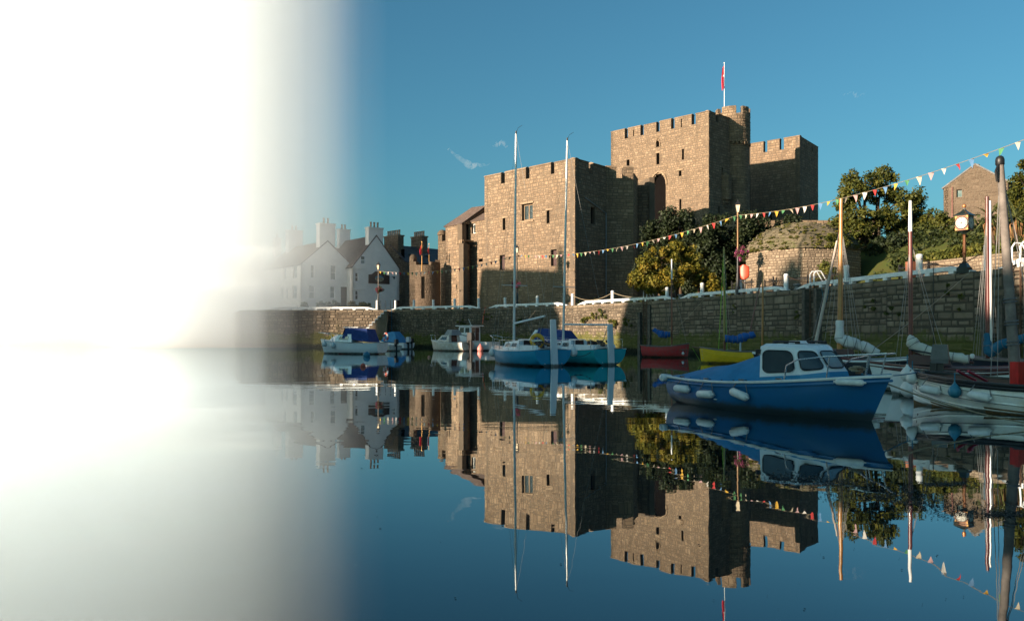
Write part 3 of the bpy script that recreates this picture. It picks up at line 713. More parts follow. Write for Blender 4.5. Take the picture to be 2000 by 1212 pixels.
# rubble stone house with the long slate roof behind the bastion
NU = Vector((.72,-.69)).normalized(); B = V2(ray(791.5, 122)); A = B-NU*7
r, M, g = gable_house('stone_house', 'rubble stone house with a dark slate roof and rows of chimney pots', tuple(A), tuple(B), 17, HZ, 12.2, 14.9, RUBBLE, SLATE, [(5.6,6.4,8.2,9.6)], blocks=True, stone_m=RUBBLE)
def stone_stack(c, d, w, t, z0, z1):
    d = V2(d).normalized(); n = Vector((-d.y, d.x)); a = c-d*w/2-n*t/2
    P = [a, a+d*w, a+d*w+n*t, a+n*t]
    for i in range(4): M.wall(P[i], P[(i+1)%4], z0, z1-z0, [], course=(.2,.32), length=(.25,.55), thick=.25)
    b = MB(); b.box((c.x-M.o.x, c.y-M.o.y, z1+.1-M.o.z), (w+.2, t+.2, .2), math.atan2(d.y, d.x)); b.build('chimney_cap', RUBBLE, r)
c1 = A+NU*3.5+g['N']*.6; stone_stack(c1, NU, 3.4, 1.1, 13.0, 16.2); pots(r, c1, 7, NU, 16.4, .46, .8, CLAY)
c2 = A+NU*3.5+g['N']*5.6; stone_stack(c2, NU, 2.7, 1.1, 13.5, 16.5); pots(r, c2, 6, NU, 16.7, .43, .8, CLAY)
for k, d in ((2.2,.55),(5.5,.62),(13,.6)):
    p = (B*(1-.42)+(A+NU*3.5)*.42)+g['N']*k; z = 12.2+(14.9-12.2)*.42+.28
    b = MB(); b.box((p.x-r.location.x, p.y-r.location.y, z-r.location.z), (.9,.7,.1), math.atan2(g['N'].y, g['N'].x)); b.build('skylight', PALEGLASS, r)
b = MB(); fl = M.fm(g['B'], g['C'], HZ)[0]; b.tube([fl(1.6,0,.08), fl(1.6,7,.08)], .06, 6); b.build('drain_pipe', IRON, r)
M.finish()
# stone house up on the bank at the right ---------------------------------------------
A = V2(ray(1843, 78)); RU = Vector((.78, -.62)).normalized(); B = A+RU*5.3
z0 = 6.0
kw = dict(A=tuple(A), B=tuple(B), f=None, L=5.3, z=z0)
wr = hole(1868,1879,370,385, **kw)
r, M, g = gable_house('stone_house', 'brown stone gable house on the bank behind the clock', tuple(A), tuple(B), 12, z0, 15.4, 17.3, RUBBLE2, SLATE, [wr], blocks=True, stone_m=RUBBLE2, course=(.16,.3), length=(.2,.5))
window_frame(r, g['f'], wr, -.25, GREYWOOD, GLASS, 0, 0, .06)
b = MB(); b.tube([g['f'](.75,9.4,.08), g['f'](.75,0,.08)], .06, 6); b.build('drain_pipe', paint('red_brown_pipe', (.2,.08,.06), .6), r)
M.finish()
c = V2(ray(1955, 92)); b = None
r2 = thing('slate_house', 'dark slate roof ridge behind the brown gable house', 'house', (c.x+18.5, c.y+3, 6))
b = MB(); b.box((0,0,4.5), (17,7,9.5), -.35); b.build('wall', RUBBLE, r2)
b = MB(); ca, sa = math.cos(-.35), math.sin(-.35)
def rr(x, y, z): return (x*ca-y*sa, x*sa+y*ca, z)
b.slab([rr(-8.7,-3.8,9.1), rr(8.7,-3.8,9.1), rr(8.7,0,11.6), rr(-8.7,0,11.6)], (0,-.5,1), .15); b.slab([rr(-8.7,3.8,9.1), rr(8.7,3.8,9.1), rr(8.7,0,11.6), rr(-8.7,0,11.6)], (0,.5,1), .15); b.build('roof', SLATE, r2)

# round stone store with the turf roof ---------------------------------------------------
IC = ray(1566, 57.5); r = thing('round_store', 'squat round stone store with a mossy domed roof behind the quay', 'building', (*IC, QZ-.1))
M = Masonry(r, RUBBLE, MORTAR, 8); ri = 3.8; hi = 3.15
nf = 9; ph0 = math.radians(-57+20)
def facet(q, rad):                        # nine-sided outline
    k = 2*PI/nf; a = ((q-ph0+k/2) % k)-k/2
    return rad*math.cos(k/2)/math.cos(a)
fmr = lambda q, v, d: Vector(((facet(q, ri+.12*(1-v/hi)+d))*math.sin(q), -(facet(q, ri+.12*(1-v/hi)+d))*math.cos(q), v))
round_wall(M, fmr, ri, hi, [(PI*ri-.2, PI*ri+.15, .3, 1.2)], course=(.14,.26), length=(.18,.42), thick=.5, nseg=54, split=.2)
ROOFST = stone('mossy_roof_stone', (.06,.055,.035), (.12,.1,.065), (.19,.155,.1), moss=.95)
prof = [(0,3.92),(.3,3.84),(.75,3.58),(1.2,3.1),(1.58,2.45),(1.84,1.7),(1.98,.9),(2.02,.1)]
rows = []
for z, rad in prof:
    rows.append([(facet(2*PI*i/54, rad)*math.sin(2*PI*i/54), -facet(2*PI*i/54, rad)*math.cos(2*PI*i/54), hi+z) for i in range(54)])
b = MB(); b.grid(rows, closed=True); dm = b.build('domed_roof', ROOFST, r, smooth=50)
st = MB()                                  # roof slabs laid in rings
for k in range(len(prof)-1):
    for sub in (0, .5):
        z = prof[k][0]*(1-sub)+prof[k+1][0]*sub; rad = prof[k][1]*(1-sub)+prof[k+1][1]*sub
        if rad < .5: continue
        n = int(2*PI*rad/.42)
        for i in range(n):
            q = 2*PI*(i+R.uniform(-.2,.2))/n; rr0 = facet(q, rad)
            st.box(((rr0-.1)*math.sin(q), -(rr0-.1)*math.cos(q), hi+z+R.uniform(-.01,.03)), (R.uniform(.15,.4), R.uniform(.25,.4), R.uniform(.03,.08)), q, 0, R.uniform(.1,.9))
tag(st.build('roof_slabs', ROOFST, r), kind='stuff')
M.finish()

# ------------------------------------------------------------------ the other bank, left of and behind the camera: its houses throw the evening shade
b = MB(); b.prism([(-36,-90),(-30,-90),(-30,0),(-36,40),(-44,66),(-60,72),(-200,72),(-200,-90)], -1, QZ); tag(b.build('far_quay_ground', GROUND), kind='structure')
TERR = []
for i, (x, y, rz, w, ze, za) in enumerate([(-44.4,62.4,.38,13.4,16.4,20.4),(-41,52.6,.25,5.8,13.6,16.6),(-40.5,42.6,.2,12.6,7.6,9.8),(-39,31,.15,9.8,15.0,18.3),(-38.5,21.6,.1,9.7,15.2,18.6),(-38.5,12,.05,9.8,15.6,19.2),(-38.5,1.0,.0,12.6,16.2,19.9),(-38.5,-10.2,0,9.8,13.0,16.1),(-38.5,-19.9,0,9.6,12.6,15.6),(-38.5,-29.4,0,9.6,11.2,14.0)]):
    d = Vector((math.cos(rz), math.sin(rz)))        # outward, towards the water
    U = Vector((-d.y, d.x)); c = Vector((x, y))
    A = c+U*w/2; B = c-U*w/2
    r = thing('terrace_house', 'three storey rendered terrace house on the opposite bank outside the picture', 'house', (A.x, A.y, QZ), 0, 'terrace houses on the opposite bank')
    M = Masonry(r, WHITEW, WHITEW); Lw = (B-A).length; f, _ = M.fm(B, A, QZ) if False else M.fm(A, B, QZ)
    He = ze-QZ; hs = []
    for row in range(3):
        for col in range(3):
            u = Lw*(col+.5)/3; v = .9+row*He/3.15; hs.append((u-.45, u+.45, v, v+1.5))
    # walls seen from the water run left to right from B to A
    f, _ = M.fm(B, A, QZ) if (Vector((-(B-A).y, (B-A).x)).dot(d) > 0) else M.fm(A, B, QZ)
    P, Q = (B, A) if (Vector(((A-B).y, -(A-B).x)).dot(d) > 0) else (A, B)
    f, _ = M.fm(P, Q, QZ); M.wall(P, Q, QZ, He, hs, block=False, thick=.3)
    P2, Q2 = P-d*8, Q-d*8
    for a, e in ((Q, Q2), (Q2, P2), (P2, P)): M.wall(a, e, QZ, He, [], block=False, thick=.3)
    lo = Vector(r.location)
    def l3(p, z): return Vector((p.x, p.y, z))-lo
    rf = MB(); rf.slab([l3(P+d*.2,ze), l3(Q+d*.2,ze), l3(Q-d*4,za), l3(P-d*4,za)], (d.x,d.y,1), .15); rf.slab([l3(P2-d*.2,ze), l3(Q2-d*.2,ze), l3(Q-d*4,za), l3(P-d*4,za)], (-d.x,-d.y,1), .15); rf.build('roof', SLATE, r)
    for e in (P, Q):
        gb = MB(); gb.slab([l3(e,ze-.02), l3(e-d*8,ze-.02), l3(e-d*4,za-.12)], (U.x if e is A else -U.x, U.y if e is A else -U.y, 0), .3); gb.build('gable', WHITEW, r)
    stack(r, (P*.96+Q*.04)-d*4, (d.x, d.y), 1.9, .7, ze, za+1.6, WHITEW); pots(r, (P*.96+Q*.04)-d*4, 3, (d.x, d.y), za+1.7, .5)
    M.finish()

# ------------------------------------------------------------------ added fog volumes, shaped to fade the far left of the harbour to white
fm_ = bpy.data.materials.new('fog'); fm_.use_nodes = True; fn = fm_.node_tree; fn.nodes.remove(fn.nodes['Principled BSDF'])
pv = fn.nodes.new('ShaderNodeVolumePrincipled'); pv.inputs['Density'].default_value = .043
pv.inputs['Color'].default_value = (.96, .982, 1, 1); pv.inputs['Anisotropy'].default_value = -.35
fn.links.new(pv.outputs[0], fn.nodes['Material Output'].inputs['Volume'])
def added_fog(name, poly, zt, dens):
    m_ = fm_ if dens is None else fm_.copy()
    if dens: next(n_ for n_ in m_.node_tree.nodes if n_.type == 'PRINCIPLED_VOLUME').inputs['Density'].default_value = dens
    b = MB(); b.prism(poly, -1.5, zt); o = b.build(name, m_)
    bm = bmesh.new(); bm.from_mesh(o.data); bmesh.ops.recalc_face_normals(bm, faces=bm.faces); bm.to_mesh(o.data); bm.free()
    return tag(o, 'added fog whitening the far left of the harbour', 'fog', kind='stuff')
# thin added veil before the white houses, thickening leftwards, denser volumes behind it
added_fog('added_fog', [(-14.5,95.6),(-20,91.8),(-27,88.2),(-36,87),(-46,89),(-60,94),(-80,103),(-80,160),(-52,150),(-40.5,133),(-33,118.5),(-27.4,108.6),(-22.2,100.2),(-19.2,96.2),(-17.4,94.9)], 80, .04)
added_fog('added_fog', [(-25,99.5),(-31,97.4),(-40,97),(-48,99.5),(-62,105),(-82,115),(-82,165),(-60,150),(-49,134),(-40,120),(-33.5,110.5),(-28,103)], 84, .035)
added_fog('added_fog', [(-28,100),(-33,98.5),(-41,98.4),(-49,101),(-63,106.5),(-83,116.5),(-83,168),(-62,152),(-53,138),(-45,126),(-38.5,116),(-32.5,106.5)], 85, .042)
added_fog('added_fog', [(-31,100.5),(-36,99.6),(-42,99.8),(-50,102),(-64,107.6),(-84,117.5),(-84,170),(-64,154),(-55,140),(-48,129),(-42,119),(-36,109)], 86, .055)
added_fog('added_fog', [(-23.5,89.9),(-28,87),(-36,84.3),(-43,87),(-48,91.4),(-36,91.8),(-27,91.2)], 11, .09)
added_fog('added_fog', [(-26.5,89.2),(-30,87.2),(-36,85.2),(-42,87.4),(-45,91),(-36,91.6),(-28.5,91.1)], 7, .22)
# ------------------------------------------------------------------ planting
def leaves(name, mat, parent, clumps, n, size, tint=(0, 1), up=.35, spread=.3, flat=1.0, long=1.6, off=None):
    """n pointed leaves scattered round the clump centres [(x,y,z,r)]"""
    C = np.array(clumps); k = NR.integers(0, len(C), n)
    d = NR.normal(size=(n, 3)); d /= np.linalg.norm(d, axis=1)[:, None]
    rad = C[k, 3]*NR.uniform(.25, 1.0, n)**.6
    P = C[k, :3]+d*rad[:, None]*np.array([1, 1, flat])
    nn = d*.6+NR.normal(size=(n, 3))*.6+np.array([0, 0, up]); nn /= np.linalg.norm(nn, axis=1)[:, None]
    a = np.cross(nn, NR.normal(size=(n, 3))); a /= np.linalg.norm(a, axis=1)[:, None]; b = np.cross(nn, a)
    s = size*NR.uniform(.6, 1.35, n)[:, None]
    V = np.stack([P-a*s*long/2, P-b*s*.42+nn*s*.08, P+a*s*long/2, P+b*s*.42+nn*s*.08], 1).reshape(-1, 3)
    if off is not None: V = V-np.array(off)
    ct = NR.uniform(0, 1, len(C)); t = np.clip(.5*ct[k]+.5*NR.uniform(0, 1, n), 0, 1)*(tint[1]-tint[0])+tint[0]
    me = bpy.data.meshes.new(name); me.vertices.add(4*n); me.loops.add(4*n); me.polygons.add(n)
    me.vertices.foreach_set('co', V.astype(np.float32).ravel()); me.loops.foreach_set('vertex_index', np.arange(4*n, dtype=np.int32))
    me.polygons.foreach_set('loop_start', np.arange(0, 4*n, 4, dtype=np.int32)); me.polygons.foreach_set('loop_total', np.full(n, 4, dtype=np.int32))
    at_ = me.attributes.new('tint', 'FLOAT', 'POINT'); at_.data.foreach_set('value', np.repeat(t, 4).astype(np.float32))
    me.update(calc_edges=True); me.validate()
    return link(name, me, mat, parent)
def blob(c, r3, n, rr):                  # clump centres over an ellipsoid
    out = []
    for _ in range(n):
        d = NR.normal(size=3); d /= np.linalg.norm(d); k = R.uniform(.55, 1.0)
        out.append((c[0]+d[0]*r3[0]*k, c[1]+d[1]*r3[1]*k, c[2]+d[2]*r3[2]*k, rr*R.uniform(.6, 1.3)))
    return out
OAK = leafmat('oak_leaf', [(0,(.025,.035,.008)),(.5,(.065,.075,.013)),(1,(.14,.125,.02))])
DARKLEAF = leafmat('dark_evergreen_leaf', [(0,(.008,.014,.006)),(.6,(.018,.028,.01)),(1,(.04,.05,.016))], .15)
GOLDLEAF = leafmat('gold_green_leaf', [(0,(.05,.06,.009)),(.55,(.14,.125,.015)),(1,(.25,.16,.018))])
HEDGE = leafmat('hedge_leaf', [(0,(.035,.05,.01)),(.5,(.09,.1,.018)),(1,(.2,.17,.03))])
CORD = leafmat('cordyline_leaf', [(0,(.04,.05,.015)),(1,(.12,.13,.04))], .15)
IVYM = leafmat('moss_leaf', [(0,(.04,.05,.008)),(.6,(.1,.1,.015)),(1,(.17,.14,.025))])
BARK = paint('bark', (.09,.06,.04), .95, .3, 8, bumpy=.8, spec=.1)

def tree(name, label, base, trunks, blobs, nl, size, mat, group=None, cat='tree', rr=.55, nc=22):
    r = thing(name, label, cat, base, 0, group); lo = Vector(base)
    tk = MB(); clumps = []
    for c, r3 in blobs: clumps += blob(c, r3, nc, rr)
    tops = []
    for p0, p1, rad in trunks:
        p0, p1 = Vector(p0), Vector(p1); mid = (p0+p1)/2+Vector((R.uniform(-.2,.2), R.uniform(-.2,.2), 0))
        tk.tube([p0, mid, p1], [rad, rad*.8, rad*.6], 8); tops.append((p1, rad))
    for c, r3 in blobs:
        p1, rad = min(tops, key=lambda q: (q[0]-Vector(c)).length)
        e = Vector(c); m = (p1+e)/2+Vector((0,0,.25))
        tk.tube([p1-(p1-m)*.05, m, e], [rad*.55, rad*.38, rad*.15], 6)
        for _ in range(4):
            d = Vector(NR.normal(size=3)).normalized(); q = e+Vector((d.x*r3[0], d.y*r3[1], abs(d.z)*r3[2]))*.85
            tk.tube([m+(e-m)*R.uniform(.2,.9), (m+q)/2+Vector((0,0,.1)), q], [rad*.2, rad*.13, rad*.05], 5)
    tk.v = [(p[0]-lo.x, p[1]-lo.y, p[2]-lo.z) for p in tk.v]
    tk.build('trunk', BARK, r, smooth=60)
    leaves('crown', mat, r, clumps, nl, size, off=base)
    return r
# the big oak between the keep and the clock
Y = 62
def tp(px, py, dy=0): return tuple(at(px, py, Y+dy))
tree('oak_tree', 'tall spreading oak behind the round stone store', tp(1695, 485), [(tp(1691,490), tp(1688,432), .24), (tp(1703,490,.5), tp(1712,440,.5), .19)],
     [(tp(1690,352), (1.6,1.5,.8)), (tp(1668,372,-.6), (1.2,1.3,.7)), (tp(1722,348,.8), (1.0,1.2,.65)), (tp(1657,395), (.8,1,.7)), (tp(1712,378,1), (1.3,1.3,.6)), (tp(1765,385), (1.2,1.3,.65)), (tp(1788,400,.5), (.9,1,.8)),
      (tp(1755,415,-.5), (1.2,1.1,.6)), (tp(1790,430), (.7,.9,.5)), (tp(1690,425,-1), (1.8,1.3,.6)), (tp(1650,435,-.5), (1.0,1.1,.5)), (tp(1720,430,-.5), (1.2,1.1,.55)), (tp(1675,450,-1.2), (1.2,1,.45)), (tp(1757,448,.3), (1.1,1.,.45)), (tp(1635,450), (.55,.8,.3))],
     20000, .15, OAK, rr=.42, nc=20)
Y = 60
tree('bushy_tree', 'small bushy tree between the oak and the clock', tp(1823, 480), [(tp(1824,482), tp(1826,455), .1)],
     [(tp(1823,425), (.8,.9,.65)), (tp(1845,440,-.5), (.9,1,.6)), (tp(1805,448,.3), (.6,.8,.5)), (tp(1858,462,-1), (.9,1,.5))], 5500, .14, OAK, rr=.36)
Y = 47
tree('bushy_tree', 'leafy green tree at the right edge above the old mast', tp(2010, 520), [(tp(2010,560), tp(2012,450), .16)],
     [(tp(2012,345), (.9,1,.8)), (tp(1985,395,.5), (.9,1,.9)), (tp(2030,400), (1.2,1,1.1)), (tp(1975,440), (.7,.9,.6)), (tp(2020,460), (1.2,1.2,.9))], 8000, .15, OAK, rr=.42)
# orange-gold shrub under the castle
Y = 66.5
tree('gold_shrub', 'large gold and orange leaved shrub beside the shaded tower base', tp(1310, 575), [(tp(1300,580), tp(1290,540), .09), (tp(1320,580), tp(1335,535), .08)],
     [(tp(1290,500), (1.6,1.3,.75)), (tp(1325,490,.5), (1.3,1.2,.65)), (tp(1262,525,-.4), (1.2,1.1,.9)), (tp(1310,540,-.6), (1.6,1.2,.9)), (tp(1352,525,.4), (1.2,1.1,.9)), (tp(1275,558,-.6), (1.4,1.1,.6)), (tp(1378,548,.3), (1.0,1,.8)), (tp(1392,560,.5), (.6,.9,.5)), (tp(1245,550,-.2), (.7,.9,.7))],
     15000, .17, GOLDLEAF, cat='shrub', rr=.42, nc=18)
# dark evergreens below the keep
def bush(label, px, py0, py1, Yd, wpx, nl, size=.17, mat=DARKLEAF, name='evergreen_tree', group='dark evergreens below the keep', cat='tree', nb=7, rr=.55):
    global Y
    Y = Yd; k = Yd/1600; H = (py1-py0)*k; hw = wpx*k/2; bl = []
    for i in range(nb):
        t = (i+.5)/nb; x = px+R.uniform(-.32,.32)*wpx*(1.1-t*.6); y = py1-(py1-py0)*(.12+.78*t)
        bl.append((tp(x, y, R.uniform(-.6,.6)), (hw*(.75-.35*t), hw*.6, H/nb*.95)))
    base = tp(px, py1)
    return tree(name, label, base, [(tp(px,py1+2), tp(px+R.uniform(-4,4), py0+(py1-py0)*.45), max(.07, .02*H))], bl, nl, size, mat, group, cat, rr, 16)
bush('dark evergreen left of the lamp with its top before the keep arch', 1330, 400, 575, 78, 135, 13000, .18, nb=10)
bush('dark evergreen low between the castle arch and gold shrub', 1288, 425, 575, 80, 85, 8000, .18, nb=9)
bush('dark evergreen directly behind the red lifebuoy housing', 1398, 412, 575, 76, 120, 13000, .18, nb=10)
bush('dark evergreen right of the lamp below the turret', 1465, 408, 575, 77, 130, 13000, .18, nb=10)
bush('dark evergreen showing above the round store roof', 1530, 412, 575, 79, 120, 11000, .18, nb=10)
bush('dark evergreen filling the gap just left of the lamp post', 1365, 440, 575, 77, 110, 9000, .18, nb=8)
bush('dark evergreen filling the gap right of the lamp post', 1432, 445, 575, 76.5, 100, 9000, .18, nb=8)
bush('dark evergreen hedge in shade right of the round store', 1690, 462, 560, 64, 150, 9000, .16)
bush('dark shrub in shade behind the brick ended wall', 1755, 462, 545, 58, 140, 9000, .15, nb=6)
bush('low green shrub growing at the shaded foot of the round store', 1615, 512, 560, 50.5, 46, 2200, .11, HEDGE, 'green_shrub', 'shrubs by the quay', 'shrub', 4, .25)
bush('small golden shrub under the bushy tree', 1845, 478, 505, 54, 40, 1800, .1, GOLDLEAF, 'green_shrub', 'shrubs by the quay', 'shrub', 4, .22)
bush('dark green shrub behind the clock post', 1900, 440, 510, 55, 90, 4500, .13, OAK, 'green_shrub', 'shrubs by the quay', 'shrub', 5, .4)
# clipped hedge along the quay walk
def hedge(name, label, pts, h, w, n, mat, z0, size=.11):
    pts = [Vector((*p, 0)) for p in pts]; cl = []
    for a, b in zip(pts[:-1], pts[1:]):
        d = b-a; m = int(d.length/.28)
        for i in range(m):
            for j in range(3):
                q = a+d*(i+R.random())/m; cl.append((q.x+R.uniform(-w,w)/2, q.y+R.uniform(-w,w)/2, z0+R.uniform(.1,h), .26))
    c = pts[0]; r = thing(name, label, 'hedge', (c.x, c.y, z0))
    leaves('foliage', mat, r, cl, n, size, off=r.location); return r
hw0 = on_quay(1722, 3.0)[0]; hw1 = on_quay(1800, 3.2)[0]; hw2 = on_quay(1890, 3.6)[0]; hw3 = on_quay(2040, 4)[0]
hedge('clipped_hedge', 'sunlit yellow green hedge behind the clock post', [tuple(hw1+Vector((.9,1.2))), tuple(hw2+Vector((.6,.5))), tuple(hw3)], 1.35, 1.0, 9000, HEDGE, QZ+.1)
hedge('clipped_hedge', 'low hedge on top of the brick ended retaining wall', [tuple(hw0+Vector((.7,2.8))), tuple(hw1+Vector((.9,1.4)))], .5, .8, 2600, HEDGE, QZ+1.1)
# retaining wall below it
r = thing('retaining_wall', 'low rubble wall with a red brick end beside the white rail', 'wall', (*hw0, QZ))
M = Masonry(r, RUBBLE, MORTAR, 6, 200); M.wall(tuple(hw0+Vector((-.3,1.7))), tuple(hw2+Vector((-.2,.2))), QZ-.1, 1.15, [], course=(.12,.22), length=(.16,.4), thick=.4); M.finish()
BRICK = paint('red_brick', (.25,.09,.05), .9, .2, 9)
c = hw0+Vector((-.45,1.75)); k = 0
for row in range(14):
    b = MB(); b.box((0,0,0), (.32,.42,.07)); b.build('brick', BRICK, r, loc=(c.x-hw0.x, c.y-hw0.y, .05+row*.08), rz=.35+R.uniform(-.02,.02))
# moss and ivy on the domed roof of the store and on the sunlit harbour wall
def moss(name, label, cl, n, size, mat=IVYM, cat='moss', rflat=.5):
    c = cl[0]; r = thing(name, label, cat, c[:3]); leaves('foliage', mat, r, cl, n, size, flat=rflat, off=c[:3]); return r
ic = Vector((*IC, QZ-.1))
def dome_pt(q, k):
    z = k*2.0; rad = np.interp(z, [p[0] for p in prof], [p[1] for p in prof]); rr_ = facet(q, rad)+.05
    return (ic.x+rr_*math.sin(q), ic.y-rr_*math.cos(q), ic.z+hi+z)
cl = []
for _ in range(150):
    q = R.uniform(-1.6, 1.0); k = R.random()**1.5; cl.append((*dome_pt(q, k*.95), R.uniform(.08,.2)))
moss('roof_moss', 'green moss cushions over the domed roof of the round store', cl, 8200, .06)
cl = [(*dome_pt(R.uniform(.1,.55), R.uniform(.02,.45)), R.uniform(.15,.3)) for _ in range(16)]
moss('roof_ivy', 'ivy hanging over the eave of the round store', cl, 1500, .1, HEDGE, 'ivy', .8)
for px, lab in ((1143,'clump beneath the rail near the teal yacht mast'), (1160,'clump just right of the teal mast'), (1178,'largest clump on the sunlit wall'), (1200,'clump above the teal yacht hatch'), (1228,'clump beside the first ladder'), (1014,'clump in shade behind the blue yacht mast'), (905,'clump in shade above the wheelhouse boat'), (955,'clump in shade above the blue yacht bow'), (1700,'tuft below the long white beam'), (1752,'tuft left of the dark red mast'), (1846,'tuft on the wall below the clock'), (1873,'tuft under the clock foot'), (1555,'tuft left of the second ladder'), (1440,'tuft on the wall behind the yellow dinghy')):
    p, d = on_quay(px, -.12); z = R.uniform(2.4, 3.4); cl = [(p.x+d.x*R.uniform(-.7,.7), p.y+d.y*R.uniform(-.7,.7), z+R.uniform(-.4,.3), R.uniform(.08,.2)) for _ in range(9)]
    if px > 1300: cl = [(c_[0], c_[1], c_[2]+.3, c_[3]*.6) for c_ in cl[:3]]
    moss('wall_ivy', 'ivy and fern '+lab, cl, 480 if px < 1300 else 150, .1 if px < 1300 else .07, HEDGE, 'ivy', 1.0)
# cordyline palms near the clock: each sword leaf its own part
def sword(l, w):
    b = MB(); rows = []
    for i in range(6):
        t = i/5; x = l*t; z = -.35*l*t*t; ww = w*math.sin(PI*(.12+.88*t)**.8)*.5+.002
        rows.append([(x, -ww, z+ww*.25), (x, 0, z), (x, ww, z+ww*.25)])
    b.grid(rows, t=R.random()); return b.mesh('leaf')
SW = [sword(l, .075) for l in (1.0, 1.15, .85, 1.25)]
for s_ in SW: s_.materials.append(CORD)
def cordyline(label, stems, base, nleaf):
    r = thing('cordyline_palm', label, 'palm', base, 0, 'cordyline palms by the clock'); lo = Vector(base)
    for path, rad in stems:
        b = MB(); b.tube([Vector(p)-lo for p in path], [rad, rad*.8, rad*.75], 8); b.build('trunk', BARK, r, smooth=60)
        e = Vector(path[-1])-lo
        for i in range(nleaf):
            o = bpy.data.objects.new('leaf', SW[i % 4]); COL.objects.link(o); o.parent = r; o.location = e
            el = math.asin(R.uniform(-.75, 1)); o.rotation_euler = (R.uniform(-.3,.3), -el, R.uniform(0, 2*PI)); k = R.uniform(.75,1.15); o.scale = (k, k, k)
        sk = MB()
        for i in range(50):
            q = R.uniform(0, 2*PI); sk.tube([e+Vector((0,0,-.1)), e+Vector((.3*math.cos(q), .3*math.sin(q), -.35)), e+Vector((.22*math.cos(q), .22*math.sin(q), -R.uniform(.6,1.0)))], [.02,.02,.005], 4)
        tag(sk.build('dead_leaf_skirt', paint('dead_leaf%d' % len(bpy.data.materials), (.26,.13,.05), .9), r), kind='stuff')
Y = 40.5
cordyline('cordyline palm with forked stem right of the clock', [((tp(1945,525), tp(1943,485), tp(1934,425)), .09), ((tp(1944,485), tp(1950,462), tp(1966,432)), .07)], tp(1945,525), 60)
Y = 39
cordyline('cordyline palm partly hidden behind the old leaning mast', [((tp(1988,520), tp(1986,470), tp(1984,425)), .09), ((tp(1988,500), tp(2003,470), tp(2012,445)), .07)], tp(1988,520), 60)

# tangled undergrowth over the bank
cl = []
for _ in range(420):
    y = R.uniform(46, 84); q0 = float(np.interp(y, [34,40,48.6,55,61.7,66.6,71,76.4,86], [19.5,18.3,17,15.1,12.7,11,8.4,5.7,-3.2]))
    x = q0+R.uniform(7, 26); e = x-q0; k = min(max((e-3.5)/13, 0), 1); k = k*k*(3-2*k); sd = min(max((x-17.5)/7, 0), 1)
    if (x-IC[0])**2+(y-IC[1])**2 < 30: continue
    cl.append((x, y, QZ-.2+k*sd*4.6+R.uniform(0,.45), R.uniform(.3,.8)))
UNDER = leafmat('undergrowth_leaf', [(0,(.012,.02,.006)),(.6,(.03,.042,.01)),(1,(.08,.085,.02))], .2)
o = leaves('undergrowth', UNDER, None, cl, 26000, .17); tag(o, 'tangled dark undergrowth covering the bank behind the quay', 'undergrowth', kind='stuff')
# ------------------------------------------------------------------ quay furniture
# white mooring posts along the edge
pm = MB(); pm.lathe([(.15,0),(.145,.06),(.135,.9),(.145,.93),(.145,1.0),(.1,1.05)], (0,0,0), 12)
post_me = pm.mesh('post', 40); post_me.materials.append(WTIMBER)
POSTS = {}
pl = {735:'beside the top of the harbour steps', 768:'just right of the harbour steps', 804:'below the round bastion', 842:'between the bastion and the slate roofed range', 884:'below the buttress of the castle range', 931:'below the left corner of the sunlit tower', 980:'left of the blue yacht mast', 1043:'between the two yacht masts', 1112:'in front of the tower corner', 1188:'above the teal yacht stern', 1293:'left of the red dinghy mast', 1361:'between the red dinghy mast and the yellow one', 1435:'under the red lifebuoy housing', 1523:'before the sunlit round store', 1638:'before the shaded side of the round store', 1779:'behind the dark red mast', 1910:'right of the clock, broad and close'}
for px, lab in pl.items():
    p, d = on_quay(px, .45); POSTS[px] = Vector((p.x, p.y, QZ))
    r = thing('mooring_post', 'white mooring post '+lab, 'post', (p.x, p.y, QZ-.02), R.uniform(0, 3), 'white mooring posts along the quay')
    link('post', post_me, None, r)
    s = R.uniform(.95, 1.06); r.scale = (s, s, s)
    cp = MB(); cp.lathe([(.145,1.0),(.15,1.03),(.1,1.085),(.02,1.1)], (0,0,0), 12); cp.build('cap', WPAINT, r, smooth=40)
